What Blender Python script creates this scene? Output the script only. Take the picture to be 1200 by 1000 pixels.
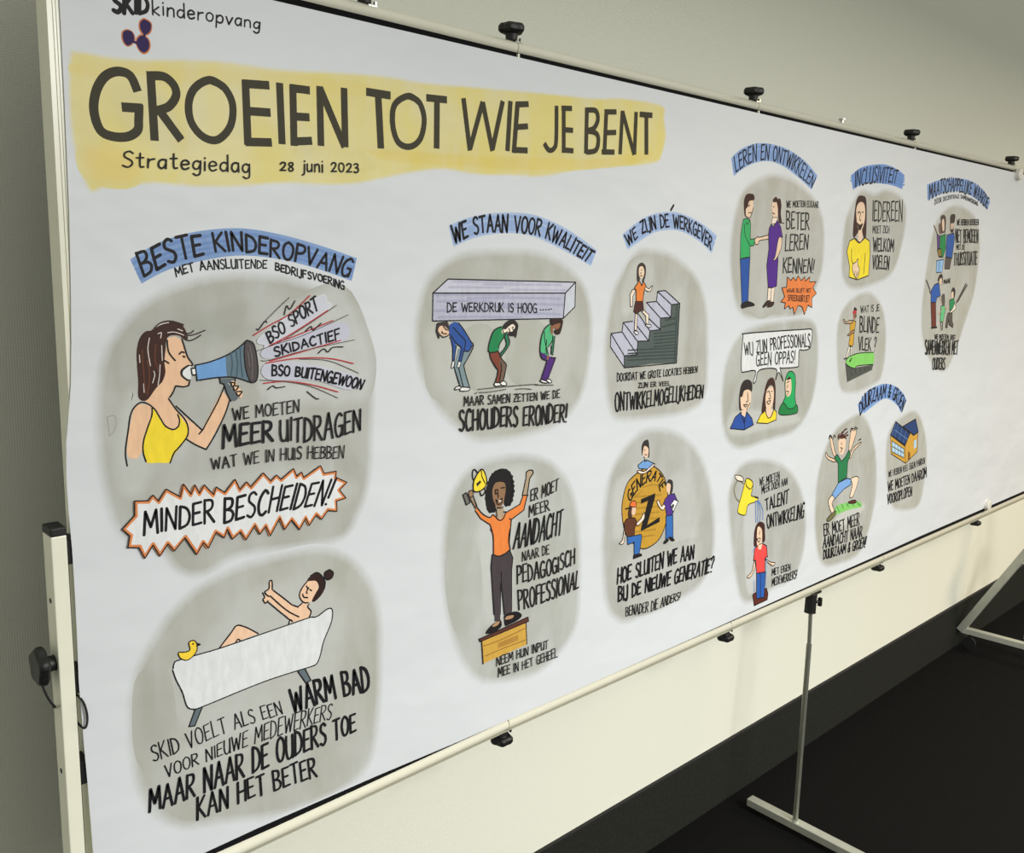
import bpy, bmesh, math, random
from mathutils import Vector, Matrix
from mathutils.geometry import tessellate_polygon
for o in list(bpy.data.objects): bpy.data.objects.remove(o, do_unlink=True)
SC = bpy.context.scene
COL = SC.collection

# ------------------------------------------------------------------ camera, world, lights
cam = bpy.data.cameras.new('camera'); cam.lens = 36*1082.382/1200; cam.sensor_width = 36
cam.clip_start = .02; cam.clip_end = 60
co = bpy.data.objects.new('camera', cam); COL.objects.link(co); SC.camera = co
RM = Matrix(((0.7250976, 0.1043939, -0.6806874), (-0.6878477, 0.157376, -0.708589), (0.0331515, 0.9820055, 0.1859201)))
co.matrix_world = Matrix.Translation((0, -1.16, 1.608)) @ RM.to_4x4()

w = bpy.data.worlds.new('room_light'); SC.world = w; w.use_nodes = True
w.node_tree.nodes['Background'].inputs[0].default_value = (1.0, .985, .87, 1)
w.node_tree.nodes['Background'].inputs[1].default_value = .50
def area(name, loc, sx, sy, power, col, rot=(0, 0, 0), spread=180):
    l = bpy.data.lights.new(name, 'AREA'); l.shape = 'RECTANGLE'; l.size = sx; l.size_y = sy
    l.energy = power; l.color = col; l.spread = math.radians(spread)
    o = bpy.data.objects.new(name, l); COL.objects.link(o); o.location = loc; o.rotation_euler = rot
area('ceiling_lamp', (1.75, -2.9, 2.39), 1.5, 1.5, 200, (1.0, .985, .945))
area('ceiling_lamp', (5.2, -2.4, 2.39), 1.2, 1.2, 108, (1.0, .79, .54))
area('ceiling_lamp', (2.6, -5.0, 2.39), 1.5, 1.2, 80, (.95, .98, 1.0))
SC.view_settings.view_transform = 'Standard'; SC.view_settings.look = 'None'
SC.view_settings.exposure = 0.0; SC.view_settings.gamma = 1.0; SC.view_settings.use_curve_mapping = False

# ------------------------------------------------------------------ helpers
def lin(c): return c/12.92 if c <= .04045 else ((c+.055)/1.055)**2.4
def hx(s, k=1.0):
    s = s.lstrip('#'); return tuple(min(.95, lin(int(s[i:i+2], 16)/255)*k) for i in (0, 2, 4))
def mat(name, col, rough=.5, bump=None, spec=.5, metal=0, var=0, vscale=8.0):
    m = bpy.data.materials.new(name); m.use_nodes = True; nt = m.node_tree; N = nt.nodes; K = nt.links
    b = N['Principled BSDF']; b.inputs['Base Color'].default_value = (*col, 1); b.inputs['Roughness'].default_value = rough
    b.inputs['Specular IOR Level'].default_value = spec; b.inputs['Metallic'].default_value = metal
    tc = N.new('ShaderNodeTexCoord')
    if var:
        n = N.new('ShaderNodeTexNoise'); n.inputs['Scale'].default_value = vscale; n.inputs['Detail'].default_value = 6
        K.new(tc.outputs['Object'], n.inputs['Vector'])
        r = N.new('ShaderNodeMapRange'); r.inputs['To Min'].default_value = 1-var; r.inputs['To Max'].default_value = 1+var
        r.inputs['From Min'].default_value = .3; r.inputs['From Max'].default_value = .7
        K.new(n.outputs['Fac'], r.inputs['Value'])
        mx = N.new('ShaderNodeMix'); mx.data_type = 'RGBA'; mx.blend_type = 'MULTIPLY'; mx.inputs['Factor'].default_value = 1
        mx.inputs['A'].default_value = (*col, 1); cb = N.new('ShaderNodeCombineColor')
        for i in range(3): K.new(r.outputs[0], cb.inputs[i])
        K.new(cb.outputs[0], mx.inputs['B']); K.new(mx.outputs['Result'], b.inputs['Base Color'])
    if bump:
        kind, sc, st, dist = bump
        if kind == 'noise':
            t = N.new('ShaderNodeTexNoise'); t.inputs['Scale'].default_value = sc; t.inputs['Detail'].default_value = 4
            K.new(tc.outputs['Object'], t.inputs['Vector']); out = t.outputs['Fac']
        else:  # woven: two crossed bands broken by noise
            nz = N.new('ShaderNodeTexNoise'); nz.inputs['Scale'].default_value = 60; K.new(tc.outputs['Object'], nz.inputs['Vector'])
            outs = []
            for d in ('X', 'Z'):
                t = N.new('ShaderNodeTexWave'); t.bands_direction = d; t.inputs['Scale'].default_value = sc
                t.inputs['Distortion'].default_value = 1.6; t.inputs['Detail'].default_value = 2; t.inputs['Detail Scale'].default_value = 2
                K.new(tc.outputs['Object'], t.inputs['Vector']); outs.append(t.outputs['Fac'])
            mm = N.new('ShaderNodeMath'); mm.operation = 'MULTIPLY'; K.new(outs[0], mm.inputs[0]); K.new(outs[1], mm.inputs[1])
            ad = N.new('ShaderNodeMath'); ad.operation = 'ADD'; K.new(mm.outputs[0], ad.inputs[0]); K.new(nz.outputs['Fac'], ad.inputs[1])
            out = ad.outputs[0]
        bp = N.new('ShaderNodeBump'); bp.inputs['Strength'].default_value = st; bp.inputs['Distance'].default_value = dist
        K.new(out, bp.inputs['Height']); K.new(bp.outputs[0], b.inputs['Normal'])
    return m

M = dict(
    wall=mat('woven_wall_covering', hx('#e0e2d5'), .9, ('weave', 95, .38, .0009), .2),
    carpet=mat('black_carpet', (.0036, .0036, .0034), 1, ('noise', 380, 1, .004), .15, var=.35, vscale=160),
    skirt=mat('carpet_skirting', (.0165, .0175, .0145), .95, ('noise', 420, .8, .002), .15, var=.2, vscale=90),
    skirtcap=mat('black_skirting_edge', (.006, .006, .006), .7),
    white=mat('cream_lacquered_metal', hx('#efefdd', .95), .26, var=.02, vscale=20),
    alu=mat('satin_grey_metal', hx('#b9bbae'), .38, metal=.35, var=.05, vscale=30),
    felt=mat('black_felt', (.008, .008, .009), .95, ('noise', 900, .5, .001), .1),
    black=mat('black_plastic', (.006, .006, .0065), .5, ('noise', 500, .2, .0005)),
    rubber=mat('black_rubber', (.008, .008, .008), .6),
    steel=mat('bright_steel', (.55, .55, .52), .25, metal=1),
    magnet=mat('white_magnet_plastic', hx('#dcd9cf'), .35),
    hole=mat('dark_hole', (.01, .01, .01), .8),
    seam=mat('grey_groove', hx('#a5a592'), .6),
)
PAPER = hx('#dadfe4', .95)
def paper_bump(m):
    nt = m.node_tree; N = nt.nodes; K = nt.links; b = N['Principled BSDF']; b.inputs['Roughness'].default_value = .42; b.inputs['Specular IOR Level'].default_value = .35
    tc = N.new('ShaderNodeTexCoord')
    mp = N.new('ShaderNodeMapping'); mp.inputs['Scale'].default_value = (1, 1, 1.6); K.new(tc.outputs['Object'], mp.inputs[0])
    t = N.new('ShaderNodeTexNoise'); t.inputs['Scale'].default_value = 3.2; t.inputs['Detail'].default_value = 3; K.new(mp.outputs[0], t.inputs['Vector'])
    bp = N.new('ShaderNodeBump'); bp.inputs['Strength'].default_value = .5; bp.inputs['Distance'].default_value = .02
    K.new(t.outputs['Fac'], bp.inputs['Height']); K.new(bp.outputs[0], b.inputs['Normal'])
    return m
M['paper'] = paper_bump(mat('banner_paper', PAPER, .42))
def ink_mat():
    m = bpy.data.materials.new('marker_ink'); m.use_nodes = True; nt = m.node_tree; N = nt.nodes; K = nt.links; b = N['Principled BSDF']
    b.inputs['Roughness'].default_value = .6; b.inputs['Specular IOR Level'].default_value = .25
    at = N.new('ShaderNodeAttribute'); at.attribute_name = 'Col'
    tc = N.new('ShaderNodeTexCoord'); mp = N.new('ShaderNodeMapping'); mp.inputs['Scale'].default_value = (1.0, 1, .35); mp.inputs['Rotation'].default_value = (0, .35, 0)
    K.new(tc.outputs['Object'], mp.inputs[0])
    n = N.new('ShaderNodeTexNoise'); n.inputs['Scale'].default_value = 130; n.inputs['Detail'].default_value = 4; K.new(mp.outputs[0], n.inputs['Vector'])
    r = N.new('ShaderNodeMapRange'); r.inputs['From Min'].default_value = .3; r.inputs['From Max'].default_value = .7
    r.inputs['To Min'].default_value = .93; r.inputs['To Max'].default_value = 1.06; K.new(n.outputs['Fac'], r.inputs['Value'])
    v = N.new('ShaderNodeVectorMath'); v.operation = 'SCALE'; K.new(at.outputs['Color'], v.inputs[0]); K.new(r.outputs[0], v.inputs['Scale'])
    K.new(v.outputs[0], b.inputs['Base Color'])
    return m
def wash_mat():
    m = bpy.data.materials.new('watery_marker_wash'); m.use_nodes = True; nt = m.node_tree; N = nt.nodes; K = nt.links; b = N['Principled BSDF']
    paper_bump(m)
    a2 = N.new('ShaderNodeAttribute'); a2.attribute_name = 'Under'
    at = N.new('ShaderNodeAttribute'); at.attribute_name = 'Col'
    tc = N.new('ShaderNodeTexCoord')
    def noise(sc, rot, scale, det=4):
        mp = N.new('ShaderNodeMapping'); mp.inputs['Scale'].default_value = sc; mp.inputs['Rotation'].default_value = (0, rot, 0); K.new(tc.outputs['Object'], mp.inputs[0])
        n = N.new('ShaderNodeTexNoise'); n.inputs['Scale'].default_value = scale; n.inputs['Detail'].default_value = det; n.inputs['Distortion'].default_value = .6
        K.new(mp.outputs[0], n.inputs['Vector']); return n.outputs['Fac']
    a = noise((1.0, 1, .4), .25, 16); c = noise((1, 1, 1), 0, 90, 3)
    def mth(op, x, y, clamp=False):
        q = N.new('ShaderNodeMath'); q.operation = op; q.use_clamp = clamp
        for i, k in enumerate((x, y)):
            if isinstance(k, (int, float)): q.inputs[i].default_value = k
            else: K.new(k, q.inputs[i])
        return q.outputs[0]
    # edge wobble: subtract noise where the film is thin, mottle everywhere
    al = at.outputs['Alpha']
    wob = mth('MULTIPLY', mth('SUBTRACT', c, .5), .9)
    soft = mth('ADD', al, mth('MULTIPLY', wob, mth('MULTIPLY', al, mth('SUBTRACT', 1.15, al))), True)
    mot = mth('ADD', .42, mth('MULTIPLY', a, .92))
    out = mth('MULTIPLY', soft, mot, True)
    mx = N.new('ShaderNodeMix'); mx.data_type = 'RGBA'; K.new(out, mx.inputs['Factor'])
    m2 = N.new('ShaderNodeMix'); m2.data_type = 'RGBA'; K.new(mth('MULTIPLY', mot, 1, True), m2.inputs['Factor']); m2.inputs['A'].default_value = (*PAPER, 1)
    K.new(a2.outputs['Color'], m2.inputs['B']); K.new(m2.outputs['Result'], mx.inputs['A']); K.new(at.outputs['Color'], mx.inputs['B']); K.new(mx.outputs['Result'], b.inputs['Base Color'])
    return m
M['ink'] = ink_mat(); M['wash'] = wash_mat()

def obj(name, bm, m, parent=None, smooth=False, bevel=0):
    me = bpy.data.meshes.new(name); bm.to_mesh(me); bm.free()
    for x in (m if isinstance(m, (list, tuple)) else [m]): me.materials.append(x)
    if smooth: me.polygons.foreach_set('use_smooth', [True]*len(me.polygons))
    o = bpy.data.objects.new(name, me); COL.objects.link(o)
    if parent: o.parent = parent
    if bevel:
        b = o.modifiers.new('bevel', 'BEVEL'); b.width = bevel; b.segments = 2; b.limit_method = 'ANGLE'
    return o
def box(bm, x0, x1, y0, y1, z0, z1):
    r = bmesh.ops.create_cube(bm, size=1)
    bmesh.ops.scale(bm, vec=(x1-x0, y1-y0, z1-z0), verts=r['verts'])
    bmesh.ops.translate(bm, vec=((x0+x1)/2, (y0+y1)/2, (z0+z1)/2), verts=r['verts'])
def tube(bm, pts, r, n=14, cap=True):
    pts = [Vector(p) for p in pts]; rings = []
    up = Vector((0, 0, 1)) if abs((pts[1]-pts[0]).normalized().z) < .9 else Vector((0, 1, 0))
    for i, p in enumerate(pts):
        d = (pts[min(i+1, len(pts)-1)]-pts[max(i-1, 0)]).normalized()
        a = d.cross(up).normalized(); b = a.cross(d).normalized()
        rr = r[i] if isinstance(r, (list, tuple)) else r
        rings.append([bm.verts.new(p+a*rr*math.cos(2*math.pi*k/n)+b*rr*math.sin(2*math.pi*k/n)) for k in range(n)])
    for A, B in zip(rings, rings[1:]):
        for k in range(n): bm.faces.new((A[k], A[(k+1) % n], B[(k+1) % n], B[k]))
    if cap: bm.faces.new(rings[0]); bm.faces.new(rings[-1])
def beam(bm, p0, p1, wd, ht, up=(0, 0, 1)):
    p0, p1 = Vector(p0), Vector(p1); d = (p1-p0).normalized(); s = d.cross(Vector(up)).normalized()*wd/2; u = s.cross(d).normalized()*ht/2
    v = [bm.verts.new(p+a*s+b*u) for p in (p0, p1) for a, b in ((-1, -1), (1, -1), (1, 1), (-1, 1))]
    for q in ((0, 1, 2, 3), (7, 6, 5, 4), (0, 4, 5, 1), (1, 5, 6, 2), (2, 6, 7, 3), (3, 7, 4, 0)): bm.faces.new([v[i] for i in q])
def lathe_knob(bm, base, axis, hub_h, hub_r, disc_h, disc_r, lobes=5):
    base = Vector(base); ax = Vector(axis).normalized(); rot = Vector((0, 0, 1)).rotation_difference(ax).to_matrix(); n = 40
    prof = [(0, hub_r*.9), (hub_h, hub_r), (hub_h, disc_r*.82), (hub_h+disc_h*.25, disc_r), (hub_h+disc_h*.7, disc_r), (hub_h+disc_h, disc_r*.86)]
    rings = []
    for j, (z, r) in enumerate(prof):
        k_ = .09 if j >= 2 else 0
        rings.append([bm.verts.new(base+rot@Vector((r*(1+k_*math.cos(lobes*t))*math.cos(t), r*(1+k_*math.cos(lobes*t))*math.sin(t), z))) for t in (2*math.pi*i/n for i in range(n))])
    for A, B in zip(rings, rings[1:]):
        for k in range(n): bm.faces.new((A[k], A[(k+1) % n], B[(k+1) % n], B[k]))
    bm.faces.new(rings[0]); bm.faces.new(rings[-1])
def tag(o, label=None, cat=None, group=None, kind=None):
    for k, v in (('label', label), ('category', cat), ('group', group), ('kind', kind)):
        if v: o[k] = v
    return o
def empty(name, loc=(0, 0, 0)):
    o = bpy.data.objects.new(name, None); COL.objects.link(o); o.location = loc; o.empty_display_size = .1; return o

# ------------------------------------------------------------------ room
bm = bmesh.new(); box(bm, -3, 9, .207, .32, 0, 2.9); tag(obj('wall_back', bm, M['wall']), 'pale grey-green wall with a woven covering behind the board', kind='structure')
bm = bmesh.new(); box(bm, -3, 9, -6, .32, -.08, 0); tag(obj('floor', bm, M['carpet']), 'black carpet floor', kind='structure')
bm = bmesh.new(); box(bm, -3, 9, .1995, .207, 0, .194)
base = tag(obj('baseboard_back', bm, M['skirt']), 'dark carpeted skirting along the foot of the wall', kind='structure')
bm = bmesh.new(); box(bm, -3, 9, .197, .207, .194, .2005); obj('edge_strip', bm, M['skirtcap'], base)

# ------------------------------------------------------------------ the display stand
stand = tag(empty('display_stand', (2.2, .01, 0)), 'long cream metal display board on thin floor legs carrying the drawn banner', 'display board')
stand_inv = Matrix.Translation((-2.2, -.01, 0))
def part(name, bm, m, parent=stand, smooth=False, bevel=0, label=None):
    if parent is stand:
        bmesh.ops.transform(bm, matrix=stand_inv, verts=bm.verts)
    else:
        bmesh.ops.transform(bm, matrix=stand_inv, verts=bm.verts)
    o = obj(name, bm, m, parent, smooth, bevel)
    if label: o['label'] = label
    return o
TJ = [.380, 1.101, 1.826, 2.620, 3.392, 4.14]
BZ = [.7100, .7222, .7215, .7192, .7175, .7175]
BJ = [.380, 1.133, 1.886, 2.712, 3.50, 4.14]
for i in range(5):
    g = .0009
    bm = bmesh.new(); zl = 1.9395 if i == 0 else 1.9365; tube(bm, [(TJ[i]+g, .0105, zl), (TJ[i+1]-g, .0105, 1.9365)], .0100, 24); part('top_rail', bm, M['white'], smooth=False).data.polygons.foreach_set('use_smooth', [True]*26)
    bm = bmesh.new(); tube(bm, [(BJ[i]+g, .0105, BZ[i]), (BJ[i+1]-g, .0105, BZ[i+1])], .0118, 24); part('bottom_rail', bm, M['white'], smooth=False).data.polygons.foreach_set('use_smooth', [True]*26)
    a, b = (TJ[i]+BJ[i])/2, (TJ[i+1]+BJ[i+1])/2
    bm = bmesh.new(); box(bm, a+.0006, b-.0006, .004, .017, .724, 1.932); part('felt_panel', bm, M['felt'])
# dark seam line running under the bottom rail
for i in range(5):
    bm = bmesh.new(); beam(bm, (BJ[i]+.001, .007, BZ[i]-.0121), (BJ[i+1]-.001, .007, BZ[i+1]-.0125), .008, .002); part('rail_lip', bm, M['seam'])
# grooved side profiles
def stile(x0, x1, s=1):
    bm = bmesh.new()
    w_ = x1-x0
    pr = [(0, .035), (0, 0), (.36*w_, 0), (.36*w_, .0012), (.44*w_, .0012), (.44*w_, 0), (.62*w_, 0), (.62*w_, .0012), (.68*w_, .0012), (.68*w_, 0), (w_, 0), (w_, .035)]
    lo = [bm.verts.new((x0+a, b, .705)) for a, b in pr]; hi = [bm.verts.new((x0+a, b, 1.95)) for a, b in pr]
    n = len(pr)
    for k in range(n): bm.faces.new((lo[k], lo[(k+1) % n], hi[(k+1) % n], hi[k]))
    bm.faces.new(lo); bm.faces.new(hi)
    bmesh.ops.recalc_face_normals(bm, faces=bm.faces)
    return bm
part('side_rail', stile(.3735, .3880), M['white']); part('side_rail', stile(4.14, 4.156), M['white'])
# corner caps
for z in (1.936, .7215):
    bm = bmesh.new(); box(bm, .3725, .3885, -.0005, .036, z-.004 if z > 1 else z-.020, z+.018 if z > 1 else z+.004); 
    if z < 1: part('corner_cap', bm, M['white'])
    else: bm.free()

def knob(base, axis, r=.0205, hub=.011, disc=.015, name='clamp_knob'):
    bm = bmesh.new(); lathe_knob(bm, base, axis, hub, .0105, disc, r); k = part(name, bm, M['black'], smooth=False, bevel=.0012)
    bm = bmesh.new(); b = Vector(base); a = Vector(axis)
    if abs(a.z) > .5:
        box(bm, b.x+.002, b.x+.017, .004, .016, b.z-.0025 if a.z > 0 else b.z, b.z-.0005 if a.z > 0 else b.z+.0025)
        box(bm, b.x+.013, b.x+.0165, .004, .008, b.z, b.z+.005) if a.z > 0 else box(bm, b.x+.013, b.x+.0165, .004, .008, b.z-.006, b.z)
    else: tube(bm, [b-a*.004, b+a*.004], .006)
    part('steel_bracket', bm, M['steel'], k)
    return k
for x in (.806, 1.095, 1.818, 2.612, 3.384): knob((x, .012, 1.9475), (0, 0, 1))
for x in (1.128, 1.882, 2.706, 3.49): knob((x, .014, .709), (0, 0, -1))
# white link pins showing in the dark gap at each joint
for x in TJ[1:5]:
    bm = bmesh.new(); box(bm, x-.001, x+.003, .0005, .004, 1.915, 1.927); part('link_pin', bm, M['white'])
# small metal peg on the top rail above the middle leg
bm = bmesh.new(); tube(bm, [(2.217, .012, 1.944), (2.217, .012, 1.953)], .0045); tube(bm, [(2.217, .012, 1.953), (2.217, .012, 1.957)], .0085); part('metal_peg', bm, M['steel'])

# left telescopic post
bm = bmesh.new(); box(bm, .3436, .3619, .000, .031, .035, 1.2475); post = part('square_post', bm, M['white'], bevel=.0012)
bm = bmesh.new(); box(bm, .3431, .3623, -.0004, .0315, 1.2475, 1.2585); part('end_cap', bm, M['rubber'], post, bevel=.002)
for z in (1.162, .93, .80):
    bm = bmesh.new(); tube(bm, [(.3432, .016, z), (.3440, .016, z)], .0035, 12); part('screw_hole', bm, M['hole'], post)
for z0, z1 in ((1.2095, 1.2405), (1.037, 1.068), (.9095, .941)):
    bm = bmesh.new(); box(bm, .3619, .3735, .0006, .030, z0, z1); part('plastic_spacer', bm, M['black'])
kb = knob((.3436, .016, 1.0795), (-1, 0, 0), .0235, .010, .014, 'side_knob')
bm = bmesh.new()
P = [(.3255, .010, 1.082), (.3235, .006, 1.070), (.3255, .004, 1.055), (.331, .004, 1.038), (.3385, .008, 1.024), (.345, .036, 1.012), (.360, .037, 1.012), (.3655, .020, 1.028), (.3665, -.003, 1.030), (.3700, -.006, 1.020), (.3720, -.006, 1.005), (.3708, -.006, .994), (.3680, -.005, .990), (.3655, .003, .991), (.364, .015, .995)]
def catmull(p, n=5, closed=False):
    out = []; L = len(p); rng = range(L) if closed else range(L-1)
    for i in rng:
        if closed: a, b, c, d = p[(i-1) % L], p[i], p[(i+1) % L], p[(i+2) % L]
        else: a, b, c, d = p[max(i-1, 0)], p[i], p[i+1], p[min(i+2, L-1)]
        for k in range(n):
            t = k/n
            out.append(tuple(.5*((2*b[j])+(-a[j]+c[j])*t+(2*a[j]-5*b[j]+4*c[j]-d[j])*t*t+(-a[j]+3*b[j]-3*c[j]+d[j])*t**3) for j in range(len(b))))
    if not closed: out.append(tuple(p[-1]))
    return out
tube(bm, catmull(P, 6), .0015, 8); part('black_cord', bm, M['rubber'], smooth=True)
def castor(x, y, top, r=.011):
    bm = bmesh.new(); tube(bm, [(x-.006, y, r+.0005), (x+.006, y, r+.0005)], r, 18); tube(bm, [(x, y, r), (x, y, top)], .004, 8)
    return bm
bm = bmesh.new(); beam(bm, (.353, .18, .030), (.353, -.36, .030), .03, .022); lf = part('foot_bar', bm, M['white'], bevel=.0015)
for y in (.16, -.34): part('castor', castor(.353, y, .02, .0095), M['rubber'], lf)

# middle leg
bm = bmesh.new(); tube(bm, [(2.293, .008, .652), (2.293, .008, .7085)], .0155, 20); cl = part('leg_clamp', bm, M['black'], bevel=.001)
bm = bmesh.new(); box(bm, 2.285, 2.330, -.002, .018, .7035, .7085); part('clamp_plate', bm, M['black'], cl)
bm = bmesh.new(); tube(bm, [(2.305, .004, .678), (2.327, -.001, .678)], .004, 10); beam(bm, (2.327, -.001, .688), (2.329, -.001, .664), .010, .010, (0, 1, 0)); part('wing_screw', bm, M['black'], cl, bevel=.002)
bm = bmesh.new(); tube(bm, [(2.293, .006, .655), (2.291, .0, .56)], .0055, 14); tube(bm, [(2.291, .0, .56), (2.262, -.026, .036)], .0075, 14); part('leg_pole', bm, M['alu'], smooth=True)
bm = bmesh.new(); beam(bm, (2.268, .127, .0275), (2.262, -.42, .0275), .030, .022); mf = part('foot_bar', bm, M['alu'], bevel=.0015)
bm = bmesh.new(); tube(bm, [(2.2625, -.026, .0375), (2.2625, -.026, .043)], .010, 14); part('pole_socket', bm, M['alu'], mf)
for y in (.085, -.40): part('castor', castor(2.268, y, .018, .0085), M['rubber'], mf)

# right end frame
bm = bmesh.new(); beam(bm, (4.005, .185, .082), (4.075, -.50, .082), .030, .024); rf = part('foot_bar', bm, M['alu'], bevel=.0015)
bm = bmesh.new(); beam(bm, (4.0, .187, .078), (4.005, -.035, .505), .030, .026, (1, 0, 0)); beam(bm, (4.005, -.035, .500), (4.088, -.050, .560), .024, .024); part('slanted_brace', bm, M['alu'], bevel=.0015)
bm = bmesh.new(); beam(bm, (4.09, -.050, .092), (4.09, -.050, .515), .026, .026, (0, 1, 0)); beam(bm, (4.09, -.050, .50), (4.09, .012, .712), .02, .02, (0, 1, 0)); part('upright', bm, M['alu'], bevel=.0015)
for x, y in ((4.012, .15), (4.07, -.46)): part('castor', castor(x, y, .072, .027), M['rubber'], rf)
bm = bmesh.new(); tube(bm, [(4.0055, .1725, .0945), (4.0055, .1722, .0955)], .004, 10); part('screw_hole', bm, M['hole'], rf)

# ------------------------------------------------------------------ paper banner
PY = -.002
LEFT = [(0.3868, 1.8684), (0.3866, 1.8141), (0.3864, 1.7587), (0.3855, 1.6831), (0.3848, 1.6349), (0.3816, 1.5362), (0.3793, 1.4857), (0.3761, 1.4346), (0.3699, 1.3831), (0.367, 1.3624), (0.3648, 1.3203), (0.3652, 1.2772), (0.3667, 1.2278), (0.3669, 1.1666), (0.3664, 1.11), (0.3655, 1.0526), (0.3675, 0.9573), (0.3691, 0.9083), (0.3709, 0.8108)]
BOT = [(.378, .7375), (.5246,.7372),(.6053,.7392),(.8237,.7392),(1.01,.7362),(1.28,.7358),(1.75,.7372),(2.1,.7400),(2.8,.7425),(2.98,.7440),(3.94,.7435)]
outline = [(.3866, 1.9205)]+[p for p in LEFT if p[1] < 1.915]+[BOT[0]]+BOT[1:]+[(4.12, .742), (4.12, 1.9215), (3.4, 1.9218), (2.6, 1.9215), (1.8, 1.9208), (1.1, 1.9205)]
lo = min(p[1] for p in outline)
bm = bmesh.new()
fr = [bm.verts.new((x, PY, z)) for x, z in outline]; bk = [bm.verts.new((x, PY+.0003, z)) for x, z in outline]
tri = tessellate_polygon([[Vector((x, z, 0)) for x, z in outline]])
for t in tri:
    bm.faces.new([fr[i] for i in t]); bm.faces.new([bk[i] for i in reversed(t)])
n = len(outline)
for k in range(n): bm.faces.new((fr[k], fr[(k+1) % n], bk[(k+1) % n], bk[k]))
bmesh.ops.recalc_face_normals(bm, faces=bm.faces)
banner = tag(obj('paper_banner', bm, M['paper']), 'long white paper roll covered in coloured marker drawings, on the display board', 'poster')

# magnets: the two white discs that hold the paper's right part
for x, z, lab in ((3.412, 1.917, 'round white magnet at the upper edge of the paper, far right'), (3.534, .7535, 'round white magnet at the lower edge of the paper, far right')):
    bm = bmesh.new(); y0 = PY if z > 1 else PY
    for (ra, rb, ya, yb) in ((.0185, .0185, 0, -.011), (.0185, .016, -.011, -.0135)):
        tube(bm, [(0, ya, 0), (0, yb, 0)], [ra, rb], 28)
    o = obj('round_magnet', bm, M['magnet'], smooth=False, bevel=.0006); o.location = (x, PY-.0001, z); tag(o, lab, 'magnet')

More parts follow.
